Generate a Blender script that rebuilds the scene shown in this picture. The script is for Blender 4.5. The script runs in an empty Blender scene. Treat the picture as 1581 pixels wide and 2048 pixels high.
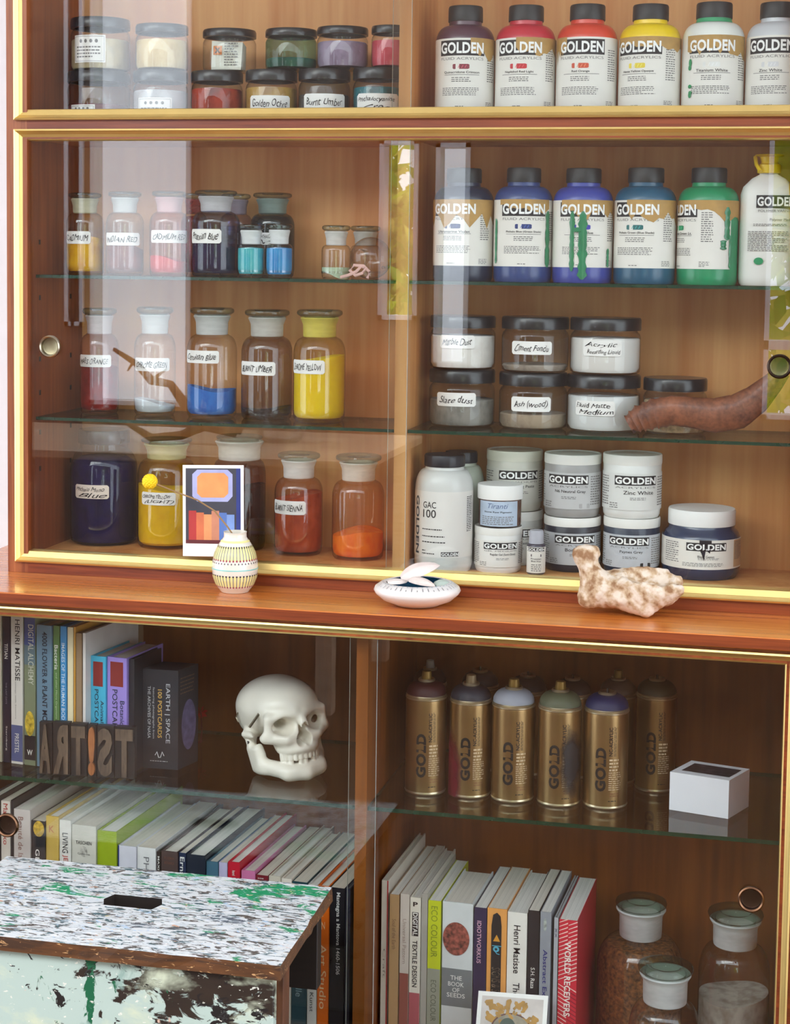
import bpy, math, random
import numpy as np
from mathutils import Vector, Matrix

# ------------------------------------------------------------------ camera, sky, exposure
SC = bpy.context.scene
COL = SC.collection
FPX, YAW, PITCH, ROLL, CYP = 3486.3, -0.22142, 0.07762, 0.01345, 789.7
CAM = np.array([0.0, -2.6, 1.37])
_cy, _sy, _cp, _sp, _cr, _sr = math.cos(YAW), math.sin(YAW), math.cos(PITCH), math.sin(PITCH), math.cos(ROLL), math.sin(ROLL)
FW = np.array([_sy * _cp, _cy * _cp, -_sp])
_r = np.array([_cy, -_sy, 0.0]); _u = np.cross(_r, FW)
RT = _cr * _r + _sr * _u
UP = -_sr * _r + _cr * _u
cd = bpy.data.cameras.new('camera')
cd.sensor_fit = 'HORIZONTAL'; cd.sensor_width = 36.0; cd.lens = FPX / 1581 * 36.0
cd.shift_y = -(1024 - CYP) / 1581
cd.clip_start = 0.05; cd.clip_end = 200
co = bpy.data.objects.new('camera', cd); COL.objects.link(co)
co.matrix_world = Matrix(((RT[0], UP[0], -FW[0], CAM[0]), (RT[1], UP[1], -FW[1], CAM[1]), (RT[2], UP[2], -FW[2], CAM[2]), (0, 0, 0, 1)))
SC.camera = co

SC.view_settings.view_transform = 'Standard'
SC.view_settings.look = 'None'
SC.view_settings.gamma = 1.0
SC.view_settings.exposure = -0.1
SC.view_settings.use_curve_mapping = False
try:
    SC.cycles.use_denoising = True
    SC.cycles.max_bounces = 10
    SC.cycles.diffuse_bounces = 4
    SC.cycles.glossy_bounces = 5
    SC.cycles.transparent_max_bounces = 40
    SC.cycles.caustics_reflective = False
    SC.cycles.caustics_refractive = False
    SC.cycles.sample_clamp_indirect = 6.0
except Exception:
    pass

SKY = 5.0
w = bpy.data.worlds.new('world'); SC.world = w; w.use_nodes = True
bg = w.node_tree.nodes['Background']
bg.inputs[0].default_value = (0.84, 0.90, 1.0, 1); bg.inputs[1].default_value = SKY

def area(name, loc, aim, sx, sy, power, col=(1, 1, 1)):
    l = bpy.data.lights.new(name, 'AREA'); l.shape = 'RECTANGLE'; l.size = sx; l.size_y = sy; l.energy = power; l.color = col
    o = bpy.data.objects.new(name, l); COL.objects.link(o); o.location = loc
    o.rotation_euler = (Vector(aim) - Vector(loc)).to_track_quat('-Z', 'Z').to_euler(); return o
area('added_area_light', (-1.9, -2.95, 3.15), (-.6, 0, 1.0), 3.0, 1.2, 74, (1.0, .985, .96))  # added lamp, no known rooflight; brightens the cabinet from the upper front left

# ------------------------------------------------------------------ photograph pixel -> point in the place
def ray(x, y): return FW + (x - 790.5) / FPX * RT - (y - CYP) / FPX * UP
def on_y(x, y, Y): d = ray(x, y); return CAM + d * ((Y - CAM[1]) / d[1])
def on_z(x, y, Z): d = ray(x, y); return CAM + d * ((Z - CAM[2]) / d[2])
def ppm(P): return FPX / float((np.array(P) - CAM) @ FW)
def mirror(x, y, Y):                                   # where the sight line goes after the glass front turns it back into the room
    p = on_y(x, y, 0.0); d = ray(x, y); k = -Y / d[1]
    return np.array([p[0] + d[0] * k, Y, p[2] + d[2] * k])
def stand(px, py, wpx, Z):                             # round thing whose near foot shows at (px, py)
    p = on_z(px, py, Z); r = wpx / 2 / ppm(p)
    d = p - CAM; d[2] = 0; d /= np.linalg.norm(d)
    c = p + d * r; r = wpx / 2 / ppm(c)
    return np.array([c[0], c[1], Z]), r
def stand_y(px, py, wpx, Y, Z):                        # round thing at depth Y
    p = on_y(px, py, Y); return np.array([p[0], Y, Z]), wpx / 2 / ppm(p)
def rise(px, py, c): return float(on_y(px, py, c[1])[2] - c[2])
def face_cam(c): d = CAM - np.array(c); return math.atan2(d[0], -d[1])

# ------------------------------------------------------------------ materials
def lin(c):
    if isinstance(c, str):
        c = [int(c[i:i + 2], 16) for i in (1, 3, 5)]
    return tuple((v / 255 / 12.92 if v <= 10.31 else ((v / 255 + 0.055) / 1.055) ** 2.4) for v in c)
MATS = {}
def newmat(name):
    m = bpy.data.materials.new(name); m.use_nodes = True
    nt = m.node_tree; nt.nodes.clear()
    out = nt.nodes.new('ShaderNodeOutputMaterial')
    return m, nt, out
def N(nt, t, **kw):
    n = nt.nodes.new('ShaderNode' + t)
    for k, v in kw.items():
        if k.startswith('i_'):
            n.inputs[k[2:].replace('_', ' ')].default_value = v
        else: setattr(n, k, v)
    return n
def ramp(nt, stops, interp='LINEAR'):
    n = nt.nodes.new('ShaderNodeValToRGB'); e = n.color_ramp; e.interpolation = interp
    while len(e.elements) < len(stops): e.elements.new(0.5)
    for el, (p, c) in zip(e.elements, stops):
        el.position = p; el.color = (*c, 1) if len(c) == 3 else c
    return n
def coords(nt, scale):
    tc = N(nt, 'TexCoord'); mp = N(nt, 'Mapping'); mp.inputs['Scale'].default_value = scale
    nt.links.new(tc.outputs['Object'], mp.inputs['Vector']); return mp.outputs['Vector']
def P(col, rough=0.5, metal=0.0, coat=0.0, var=0.10, scale=40.0, spec=0.5, emit=0.0, bump=0.0):
    """plain surface with a little procedural unevenness"""
    key = (col, rough, metal, coat, var, scale, spec, emit, bump)
    if key in MATS: return MATS[key]
    m, nt, out = newmat('surface_' + (col[1:] if isinstance(col, str) else 'x'.join(map(str, col))))
    b = N(nt, 'BsdfPrincipled'); c = lin(col)
    no = N(nt, 'TexNoise'); no.inputs['Scale'].default_value = 1.0; no.inputs['Detail'].default_value = 3
    nt.links.new(coords(nt, (scale,) * 3), no.inputs['Vector'])
    rp = ramp(nt, [(0.3, tuple(x * (1 - var) for x in c)), (0.7, tuple(min(1, x * (1 + var)) for x in c))])
    nt.links.new(no.outputs['Fac'], rp.inputs[0]); nt.links.new(rp.outputs[0], b.inputs['Base Color'])
    b.inputs['Roughness'].default_value = rough; b.inputs['Metallic'].default_value = metal
    b.inputs['Specular IOR Level'].default_value = spec
    b.inputs['Coat Weight'].default_value = coat; b.inputs['Coat Roughness'].default_value = 0.08
    if bump:
        bp = N(nt, 'Bump'); bp.inputs['Strength'].default_value = bump; bp.inputs['Distance'].default_value = 0.002
        nt.links.new(no.outputs['Fac'], bp.inputs['Height']); nt.links.new(bp.outputs[0], b.inputs['Normal'])
    nt.links.new(b.outputs[0], out.inputs[0]); MATS[key] = m; return m
def wood(name, c1, c2, scale, rough=0.4, coat=0.0, fine=1.0):
    if name in MATS: return MATS[name]
    m, nt, out = newmat(name); b = N(nt, 'BsdfPrincipled')
    v = coords(nt, scale)
    n1 = N(nt, 'TexNoise'); n1.inputs['Scale'].default_value = 1.0; n1.inputs['Detail'].default_value = 2; n1.inputs['Distortion'].default_value = 0.6
    n2 = N(nt, 'TexNoise'); n2.inputs['Scale'].default_value = 6.0; n2.inputs['Detail'].default_value = 6; n2.inputs['Distortion'].default_value = 0.3
    nt.links.new(v, n1.inputs['Vector']); nt.links.new(v, n2.inputs['Vector'])
    mx = N(nt, 'Math', operation='MULTIPLY_ADD'); mx.inputs[1].default_value = 0.6 * fine
    m2 = N(nt, 'Math', operation='MULTIPLY'); m2.inputs[1].default_value = 0.7
    nt.links.new(n1.outputs['Fac'], m2.inputs[0]); nt.links.new(n2.outputs['Fac'], mx.inputs[0]); nt.links.new(m2.outputs[0], mx.inputs[2])
    a, d = lin(c1), lin(c2)
    rp = ramp(nt, [(0.42, a), (0.62, tuple((x + y) / 2 for x, y in zip(a, d))), (0.85, d)])
    nt.links.new(mx.outputs[0], rp.inputs[0]); nt.links.new(rp.outputs[0], b.inputs['Base Color'])
    b.inputs['Roughness'].default_value = rough; b.inputs['Coat Weight'].default_value = coat; b.inputs['Coat Roughness'].default_value = 0.12
    bp = N(nt, 'Bump'); bp.inputs['Strength'].default_value = 0.12; bp.inputs['Distance'].default_value = 0.001
    nt.links.new(n2.outputs['Fac'], bp.inputs['Height']); nt.links.new(bp.outputs[0], b.inputs['Normal'])
    nt.links.new(b.outputs[0], out.inputs[0]); MATS[name] = m; return m
def glass(tint=(255, 255, 255), refl=1.0, edge=0.4, rough=0.0, f0=0.045):
    """thin clear glass: lets light straight through, mirrors by Fresnel, thicker and darker when seen edge-on"""
    key = ('glass', tint, refl, edge, rough, f0)
    if key in MATS: return MATS[key]
    m, nt, out = newmat('glass_%d_%d_%d' % tint)
    lw = N(nt, 'LayerWeight'); lw.inputs['Blend'].default_value = 0.5
    pw = N(nt, 'Math', operation='POWER'); pw.inputs[1].default_value = 5.0
    nt.links.new(lw.outputs['Facing'], pw.inputs[0])
    ma = N(nt, 'Math', operation='MULTIPLY_ADD'); ma.inputs[1].default_value = 0.8 * refl; ma.inputs[2].default_value = f0 * refl
    nt.links.new(pw.outputs[0], ma.inputs[0])
    p2 = N(nt, 'Math', operation='POWER'); p2.inputs[1].default_value = 2.5
    nt.links.new(lw.outputs['Facing'], p2.inputs[0])
    t = lin(tint); rp = ramp(nt, [(0.0, t), (1.0, tuple(x * (1 - edge) for x in t))])
    nt.links.new(p2.outputs[0], rp.inputs[0])
    tr = N(nt, 'BsdfTransparent'); gl = N(nt, 'BsdfGlossy'); gl.inputs['Roughness'].default_value = rough
    nt.links.new(rp.outputs[0], tr.inputs[0])
    mx = N(nt, 'MixShader'); nt.links.new(ma.outputs[0], mx.inputs[0]); nt.links.new(tr.outputs[0], mx.inputs[1]); nt.links.new(gl.outputs[0], mx.inputs[2])
    nt.links.new(mx.outputs[0], out.inputs[0]); MATS[key] = m; return m
def frosted(col=(225, 228, 226), clear=0.35):
    key = ('frost', col, clear)
    if key in MATS: return MATS[key]
    m, nt, out = newmat('frosted_glass_%d_%d_%d' % col)
    b = N(nt, 'BsdfPrincipled'); b.inputs['Base Color'].default_value = (*lin(col), 1); b.inputs['Roughness'].default_value = 0.45
    no = N(nt, 'TexNoise'); no.inputs['Scale'].default_value = 60
    nt.links.new(coords(nt, (1, 1, 3)), no.inputs['Vector'])
    ma = N(nt, 'Math', operation='MULTIPLY_ADD'); ma.inputs[1].default_value = 0.25; ma.inputs[2].default_value = clear - 0.12
    nt.links.new(no.outputs['Fac'], ma.inputs[0])
    tr = N(nt, 'BsdfTransparent'); mx = N(nt, 'MixShader')
    nt.links.new(ma.outputs[0], mx.inputs[0]); nt.links.new(b.outputs[0], mx.inputs[1]); nt.links.new(tr.outputs[0], mx.inputs[2])
    nt.links.new(mx.outputs[0], out.inputs[0]); MATS[key] = m; return m
def powder(col, dark=None, scale=220.0):
    key = ('powder', col, dark)
    if key in MATS: return MATS[key]
    m, nt, out = newmat('powder_%d_%d_%d' % col)
    b = N(nt, 'BsdfPrincipled'); b.inputs['Roughness'].default_value = 0.85; b.inputs['Specular IOR Level'].default_value = 0.2
    n1 = N(nt, 'TexNoise'); n1.inputs['Scale'].default_value = 1.0; n1.inputs['Detail'].default_value = 6
    nt.links.new(coords(nt, (scale * .25, scale * .25, scale * .18)), n1.inputs['Vector'])
    c = lin(col); d = lin(dark) if dark else tuple(x * .72 for x in c)
    rp = ramp(nt, [(0.32, d), (0.58, c)]); nt.links.new(n1.outputs['Fac'], rp.inputs[0]); nt.links.new(rp.outputs[0], b.inputs['Base Color'])
    bp = N(nt, 'Bump'); bp.inputs['Strength'].default_value = 0.25; bp.inputs['Distance'].default_value = 0.002
    nt.links.new(n1.outputs['Fac'], bp.inputs['Height']); nt.links.new(bp.outputs[0], b.inputs['Normal'])
    nt.links.new(b.outputs[0], out.inputs[0]); MATS[key] = m; return m

WOODF = wood('front_wood', (98, 36, 14), (148, 70, 32), (2.0, 40, 46), 0.38, 0.15)
WOODV = wood('upright_wood', (120, 56, 28), (170, 100, 58), (46, 40, 2.0), 0.4, 0.1)
WOODL = wood('ledge_wood', (172, 82, 24), (222, 138, 62), (1.6, 55, 40), 0.26, 0.5)
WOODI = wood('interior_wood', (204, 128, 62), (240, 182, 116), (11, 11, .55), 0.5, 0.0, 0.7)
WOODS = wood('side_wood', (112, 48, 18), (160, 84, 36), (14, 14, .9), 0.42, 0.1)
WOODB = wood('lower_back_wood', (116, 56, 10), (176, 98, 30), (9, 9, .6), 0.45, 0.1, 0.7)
GOLD = P((240, 212, 136), 0.42, 1.0, var=0.05, scale=15)
STEEL = P((170, 160, 140), 0.28, 1.0)
BRONZE = P((120, 88, 66), 0.3, 1.0)
WHITE = P((244, 243, 240), 0.6, var=0.03)
PAPER = P((246, 244, 240), 0.75, var=0.03)
INK = P((24, 22, 26), 0.6)
GREYINK = P((120, 118, 116), 0.7)
LIDBLK = P((20, 20, 24), 0.28, coat=0.2)
CLEAR = glass()
PANE = glass((252, 254, 253), 1.0, 0.15, 0.0, 0.06)
EDGE = P((5, 52, 34), 0.2, coat=0.3)

# ------------------------------------------------------------------ mesh builder
class MB:
    def __init__(s): s.v = []; s.f = []; s.m = []; s.s = []; s.mats = []
    def mi(s, mat):
        for i, x in enumerate(s.mats):
            if x is mat: return i
        s.mats.append(mat); return len(s.mats) - 1
    def add(s, verts, faces, mat, smooth=False, map=None):
        o = len(s.v); k = s.mi(mat)
        if map: verts = [map(*p) for p in verts]
        s.v.extend([tuple(map_ for map_ in p) for p in verts])
        for f in faces: s.f.append(tuple(i + o for i in f)); s.m.append(k); s.s.append(smooth)
        return s
    def box(s, a, b, mat, bevel=0.0, rot=None):
        (x0, y0, z0), (x1, y1, z1) = a, b
        if bevel <= 0:
            vs = [(x, y, z) for z in (z0, z1) for y in (y0, y1) for x in (x0, x1)]
            fs = [(0, 2, 3, 1), (4, 5, 7, 6), (0, 1, 5, 4), (2, 6, 7, 3), (0, 4, 6, 2), (1, 3, 7, 5)]
        else:
            q = min(bevel, (x1 - x0) / 2.2, (y1 - y0) / 2.2, (z1 - z0) / 2.2)
            vs = []; idx = {}
            for i, X in enumerate((x0, x1)):
                for j, Y in enumerate((y0, y1)):
                    for k, Z in enumerate((z0, z1)):
                        sx, sy, sz = (q if i == 0 else -q), (q if j == 0 else -q), (q if k == 0 else -q)
                        for ax, p in enumerate(((X, Y + sy, Z + sz), (X + sx, Y, Z + sz), (X + sx, Y + sy, Z))):
                            idx[i, j, k, ax] = len(vs); vs.append(p)
            fs = []
            I = idx
            for i in (0, 1):
                f = [I[i, 0, 0, 0], I[i, 1, 0, 0], I[i, 1, 1, 0], I[i, 0, 1, 0]]; fs.append(tuple(f if i else f[::-1]))
                f = [I[0, i, 0, 1], I[0, i, 1, 1], I[1, i, 1, 1], I[1, i, 0, 1]]; fs.append(tuple(f if i else f[::-1]))
                f = [I[0, 0, i, 2], I[1, 0, i, 2], I[1, 1, i, 2], I[0, 1, i, 2]]; fs.append(tuple(f if i else f[::-1]))
            for a_ in (0, 1):
                for b_ in (0, 1):
                    f = [I[a_, b_, 0, 0], I[a_, b_, 0, 1], I[a_, b_, 1, 1], I[a_, b_, 1, 0]]; fs.append(tuple(f if a_ != b_ else f[::-1]))
                    f = [I[a_, 0, b_, 0], I[a_, 1, b_, 0], I[a_, 1, b_, 2], I[a_, 0, b_, 2]]; fs.append(tuple(f if a_ != b_ else f[::-1]))
                    f = [I[0, a_, b_, 1], I[1, a_, b_, 1], I[1, a_, b_, 2], I[0, a_, b_, 2]]; fs.append(tuple(f if a_ == b_ else f[::-1]))
            for i in (0, 1):
                for j in (0, 1):
                    for k in (0, 1):
                        f = (I[i, j, k, 0], I[i, j, k, 1], I[i, j, k, 2]); fs.append(f if (i + j + k) % 2 else f[::-1])
        if rot:
            c, r = rot; cc, ss = math.cos(r), math.sin(r)
            vs = [(c[0] + (x - c[0]) * cc - (y - c[1]) * ss, c[1] + (x - c[0]) * ss + (y - c[1]) * cc, z) for x, y, z in vs]
        return s.add(vs, fs, mat)
    def lathe(s, prof, mat, seg=40, c=(0, 0, 0), smooth=True, wob=None):
        vs = []; fs = []
        for r, z in prof:
            for k in range(seg):
                a = 2 * math.pi * k / seg; rr = r * (wob(a, z) if wob else 1)
                vs.append((c[0] + rr * math.sin(a), c[1] - rr * math.cos(a), c[2] + z))
        for i in range(len(prof) - 1):
            for k in range(seg):
                k2 = (k + 1) % seg
                fs.append((i * seg + k, i * seg + k2, (i + 1) * seg + k2, (i + 1) * seg + k))
        s.add(vs, fs, mat, smooth)
        if prof[0][0] > 1e-5 and False: pass
        return s
    def tube(s, pts, rad, mat, seg=8, close=True):
        pts = [Vector(p) for p in pts]; n = len(pts)
        if not hasattr(rad, '__len__'): rad = [rad] * n
        vs = []; fs = []; up = Vector((0.13, 0.31, 0.94)).normalized()
        for i, p in enumerate(pts):
            t = (pts[min(i + 1, n - 1)] - pts[max(i - 1, 0)]).normalized()
            a = t.cross(up)
            if a.length < 0.05: a = t.cross(Vector((1, 0, 0)))
            a.normalize(); b = t.cross(a)
            for k in range(seg):
                q = 2 * math.pi * k / seg
                vs.append(tuple(p + (a * math.cos(q) + b * math.sin(q)) * rad[i]))
        for i in range(n - 1):
            for k in range(seg):
                k2 = (k + 1) % seg
                fs.append((i * seg + k, i * seg + k2, (i + 1) * seg + k2, (i + 1) * seg + k))
        if close:
            fs.append(tuple(range(seg))[::-1]); fs.append(tuple((n - 1) * seg + k for k in range(seg)))
        return s.add(vs, fs, mat, True)
    def patch(s, mp, u0, u1, v0, v1, mat, nu=1, nv=1, e=0.0, smooth=True):
        vs = []; fs = []
        for j in range(nv + 1):
            for i in range(nu + 1):
                vs.append(mp(u0 + (u1 - u0) * i / nu, v0 + (v1 - v0) * j / nv, e))
        for j in range(nv):
            for i in range(nu):
                a = j * (nu + 1) + i; fs.append((a, a + 1, a + nu + 2, a + nu + 1))
        return s.add(vs, fs, mat, smooth)
    def cols(s, mp, cols, mat, e=0.0):                    # a shape given as columns (u, v low, v high)
        vs = []; fs = []
        for u, a, b in cols: vs += [mp(u, a, e), mp(u, b, e)]
        for i in range(len(cols) - 1): fs.append((2 * i, 2 * i + 2, 2 * i + 3, 2 * i + 1))
        return s.add(vs, fs, mat, True)
    def disc(s, mp, u, v, ru, rv, mat, e=0.0, seg=24):
        vs = [mp(u, v, e)] + [mp(u + ru * math.cos(6.28319 * k / seg), v + rv * math.sin(6.28319 * k / seg), e) for k in range(seg)]
        return s.add(vs, [(0, 1 + k, 1 + (k + 1) % seg) for k in range(seg)], mat, True)
    def text(s, mp, t, u, v, wd, ht, mat, e=0.0, bold=0.0, shear=0.0, hand=0, align='C', keep=False):
        """letters set into a box wd x ht centred (or starting) at u, v"""
        vs, fs = glyphs(t, bold, shear, hand)
        if len(vs) == 0: return s
        mn = vs.min(0); mxx = vs.max(0); sx, sy = mxx - mn
        ky = ht / sy; kx = wd / sx
        if keep and kx > ky * 1.25: kx = ky * 1.25
        q = (vs - mn) * (kx, ky)
        u0 = u - (sx * kx / 2 if align == 'C' else 0); v0 = v - ht / 2
        return s.add([mp(u0 + a, v0 + b, e) for a, b in q], fs, mat, True)
    def micro(s, mp, u0, u1, v0, v1, n, mat, e=0.0, seed=1, fill=0.42, wd=0.004):
        """lines of print too small to read"""
        rn = random.Random(seed); vs = []; fs = []
        for k in range(n):
            v = v1 - (v1 - v0) * (k + .5) / n; h = (v1 - v0) / n * fill / 2; u = u0
            end = u1 - (rn.random() * .4 * (u1 - u0) if k % 4 == 3 else rn.random() * .08 * (u1 - u0))
            while u < end:
                l = min(end - u, wd * (.5 + rn.random())); o = len(vs)
                if l > wd * .15:
                    vs += [mp(u, v - h, e), mp(u + l, v - h, e), mp(u + l, v + h, e), mp(u, v + h, e)]; fs.append((o, o + 1, o + 2, o + 3))
                u += l + wd * .3
        return s.add(vs, fs, mat, True)
    def build(s, name, parent=None, loc=None, rot=0.0, sharp=35, world=False):
        me = bpy.data.meshes.new(name)
        me.from_pydata([tuple(float(c) for c in p) for p in s.v], [], s.f)
        for m in s.mats: me.materials.append(m)
        me.polygons.foreach_set('material_index', s.m)
        me.polygons.foreach_set('use_smooth', s.s)
        me.update()
        if any(s.s):
            try: me.set_sharp_from_angle(angle=math.radians(sharp))
            except Exception: pass
        o = bpy.data.objects.new(name, me); COL.objects.link(o)
        if parent:
            o.parent = parent
            if world:
                q = parent
                off = Vector((0, 0, 0))
                while q: off += q.location; q = q.parent
                o.location = -off
        if loc is not None: o.location = tuple(float(x) for x in loc)
        if rot: o.rotation_euler = (0, 0, rot)
        return o
def cyl(r, phi=0.0, c=(0, 0)):
    return lambda u, v, e=0.0: (c[0] + (r + e) * math.sin(u / r + phi), c[1] - (r + e) * math.cos(u / r + phi), v)
def plane(o, ux, vy, n):
    return lambda u, v, e=0.0: tuple(o[i] + ux[i] * u + vy[i] * v + n[i] * e for i in range(3))
GCACHE = {}
def glyphs(t, bold=0.0, shear=0.0, hand=0):
    k = (t, bold, shear, hand)
    if k in GCACHE: return GCACHE[k]
    cu = bpy.data.curves.new('lettering', 'FONT'); cu.body = t; cu.size = 1.0; cu.offset = bold; cu.shear = shear
    cu.resolution_u = 3; cu.fill_mode = 'FRONT'
    if bold: cu.space_character = 1.0 + bold * 1.6
    o = bpy.data.objects.new('lettering', cu)
    me = o.to_mesh()
    vs = np.array([(v.co.x, v.co.y) for v in me.vertices]).reshape(-1, 2); fs = [tuple(p.vertices) for p in me.polygons]
    o.to_mesh_clear(); bpy.data.objects.remove(o); bpy.data.curves.remove(cu)
    if hand and len(vs):
        x, y = vs[:, 0].copy(), vs[:, 1].copy()
        vs[:, 1] = y * (1 + .16 * np.sin(x * 3.1 + hand)) + .07 * np.sin(x * 2.3 + hand * 1.7)
        vs[:, 0] = x + .06 * np.sin(x * 4.0 + y * 2 + hand) + .03 * np.sin(y * 7 + hand)
    GCACHE[k] = (vs, fs); return GCACHE[k]
def surface_net(f, lo, hi, h):
    """closed skin of the solid where f < 0"""
    lo = np.array(lo, float); hi = np.array(hi, float); n = np.ceil((hi - lo) / h).astype(int) + 1
    ax = [lo[i] + h * np.arange(n[i]) for i in range(3)]
    V = f(*np.meshgrid(*ax, indexing='ij')); ins = V < 0
    S = np.zeros(tuple(n - 1) + (3,)); C = np.zeros(tuple(n - 1))
    faces_src = []
    for a in range(3):
        b, c = (a + 1) % 3, (a + 2) % 3
        sl0 = [slice(None)] * 3; sl1 = [slice(None)] * 3
        sl0[a] = slice(0, -1); sl1[a] = slice(1, None)
        va, vb = V[tuple(sl0)], V[tuple(sl1)]; cr = (va < 0) != (vb < 0)
        t = np.where(cr, va / np.where(cr, va - vb, 1), 0)
        for i in (0, 1):
            for j in (0, 1):
                s = [slice(None)] * 3; s[b] = slice(i, n[b] - 1 + i); s[c] = slice(j, n[c] - 1 + j)
                k = cr[tuple(s)]; C += k; S[..., a] += np.where(k, t[tuple(s)], 0); S[..., b] += k * i; S[..., c] += k * j
        faces_src.append((a, b, c, cr, va < 0))
    mk = C > 0; idx = -np.ones(C.shape, int); idx[mk] = np.arange(mk.sum())
    I = np.argwhere(mk); vs = lo + h * (I + S[mk] / C[mk][:, None]); fs = []
    for a, b, c, cr, neg in faces_src:
        e = np.argwhere(cr); e = e[(e[:, b] > 0) & (e[:, c] > 0) & (e[:, b] < n[b] - 1) & (e[:, c] < n[c] - 1)]
        if not len(e): continue
        q = []
        for db, dc in ((-1, -1), (0, -1), (0, 0), (-1, 0)):
            k = e.copy(); k[:, b] += db; k[:, c] += dc; q.append(idx[k[:, 0], k[:, 1], k[:, 2]])
        q = np.stack(q, 1); ng = neg[e[:, 0], e[:, 1], e[:, 2]]
        q[~ng] = q[~ng][:, ::-1]; fs += [tuple(int(z) for z in r_) for r_ in q]
    return [tuple(p) for p in vs], fs
def smin(a, b, k): h_ = np.clip(.5 + .5 * (b - a) / k, 0, 1); return b + (a - b) * h_ - k * h_ * (1 - h_)
def smax(a, b, k): return -smin(-a, -b, k)
def sd_ell(x, y, z, c, r):
    q = np.sqrt(((x - c[0]) / r[0]) ** 2 + ((y - c[1]) / r[1]) ** 2 + ((z - c[2]) / r[2]) ** 2); return (q - 1) * min(r)
def sd_cap(x, y, z, a, b, r0, r1=None):
    r1 = r0 if r1 is None else r1; a = np.array(a, float); d = np.array(b, float) - a
    t = np.clip(((x - a[0]) * d[0] + (y - a[1]) * d[1] + (z - a[2]) * d[2]) / (d @ d), 0, 1)
    return np.sqrt((x - a[0] - t * d[0]) ** 2 + (y - a[1] - t * d[1]) ** 2 + (z - a[2] - t * d[2]) ** 2) - (r0 + (r1 - r0) * t)

# ------------------------------------------------------------------ naming
def tag(o, label, cat, group=None, kind=None):
    o['label'] = label; o['category'] = cat
    if group: o['group'] = group
    if kind: o['kind'] = kind
    return o
def thing(name, label, cat, loc=(0, 0, 0), rz=0.0, group=None):
    o = bpy.data.objects.new(name, None); o.empty_display_size = .02; COL.objects.link(o)
    o.location = tuple(float(x) for x in loc); o.rotation_euler = (0, 0, rz); return tag(o, label, cat, group)
def struct(name, mb, **k): o = mb.build(name, **k); o['kind'] = 'structure'; return o

# ------------------------------------------------------------------ the room
mb = MB(); mb.box((-5.2, .25, 0), (3.2, .35, 2.75), P((236, 236, 238), .7, var=.02)); struct('wall_back', mb)
mb = MB(); mb.box((-5.2, -5.2, -.1), (3.2, .35, 0), wood('floor_wood', (70, 44, 26), (112, 76, 48), (3, .6, 3), .35)); struct('floor', mb)
CEIL = P((240, 240, 240), .8, var=.02)
mb = MB(); mb.box((-5.2, -2.3, 2.75), (3.2, .35, 2.85), CEIL); struct('shading_ceiling', mb)  # unseen ceiling added to hold back sky light from above, open behind the camera
RY = -4.3
WALLP = P((118, 102, 92), .8, var=.04)
def mx(x, y): return float(mirror(x, y, RY)[0])
def mz(x, y): return float(mirror(x, y, RY)[2])
WZ0 = mz(300, 812)
OPEN = [  # x0, x1, z0, z1 of the openings in the wall behind the camera
    (mx(128, 560), mx(166, 560), mz(150, 652), 2.62),
    (mx(180, 400), mx(380, 400), WZ0, 2.62),
    (mx(758, 420), mx(834, 420), mz(800, 640), mz(800, 278)),
    (mx(868, 500), mx(936, 500), mz(900, 735), mz(900, 285)),
    (mx(1534, 500), mx(1534, 500) + 1.15, mz(1560, 840), mz(1560, 262)),
]
mb = MB()
xs = [-5.2] + [v for o_ in OPEN for v in o_[:2]] + [3.2]
for i in range(0, len(xs), 2): mb.box((xs[i], RY - .12, 0), (xs[i + 1], RY, 2.75), WALLP)
for x0, x1, z0, z1 in OPEN:
    mb.box((x0, RY - .12, 0), (x1, RY, z0), WALLP); mb.box((x0, RY - .12, z1), (x1, RY, 2.75), WALLP)
struct('wall_rear', mb)
FRAMEW = P((232, 234, 238), .5, var=.02)
for i, (x0, x1, z0, z1) in enumerate(OPEN):
    mb = MB(); t = .018
    mb.box((x0, RY - .08, z0), (x1, RY + .015, z0 + t), FRAMEW); mb.box((x0, RY - .08, z1 - t), (x1, RY + .015, z1), FRAMEW)
    mb.box((x0, RY - .08, z0), (x0 + t, RY + .015, z1), FRAMEW); mb.box((x1 - t, RY - .08, z0), (x1, RY + .015, z1), FRAMEW)
    if i == 0: mb.box((x0 + .35 * (x1 - x0), RY - .08, z0), (x0 + .52 * (x1 - x0), RY + .015, z1), P((40, 34, 40), .6))
    if i == 4: mb.box((x0, RY - .08, mz(1560, 700)), (x1, RY + .015, mz(1560, 682)), FRAMEW)
    f = struct('window_%d' % (i + 1), mb)
    g = MB(); g.box((x0 + t, RY - .05, z0 + t), (x1 - t, RY - .046, z1 - t), glass((255, 255, 255), .5, .1)); o = g.build('pane', f)
# trees outside the windows
def leafmat(c):
    m, nt, out = newmat('leaf_%d_%d_%d' % c); d = N(nt, 'BsdfDiffuse'); t = N(nt, 'BsdfTranslucent'); no = N(nt, 'TexNoise'); no.inputs['Scale'].default_value = 3.0
    nt.links.new(coords(nt, (1, 1, 1)), no.inputs['Vector']); rp = ramp(nt, [(.3, tuple(x * .8 for x in lin(c))), (.7, lin(c))]); nt.links.new(no.outputs['Fac'], rp.inputs[0])
    nt.links.new(rp.outputs[0], d.inputs[0]); nt.links.new(rp.outputs[0], t.inputs[0]); mx_ = N(nt, 'MixShader'); mx_.inputs[0].default_value = .5
    nt.links.new(d.outputs[0], mx_.inputs[1]); nt.links.new(t.outputs[0], mx_.inputs[2]); nt.links.new(mx_.outputs[0], out.inputs[0]); return m
LEAFC = [leafmat((206, 222, 60)), leafmat((160, 206, 70)), leafmat((240, 236, 110))]
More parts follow.
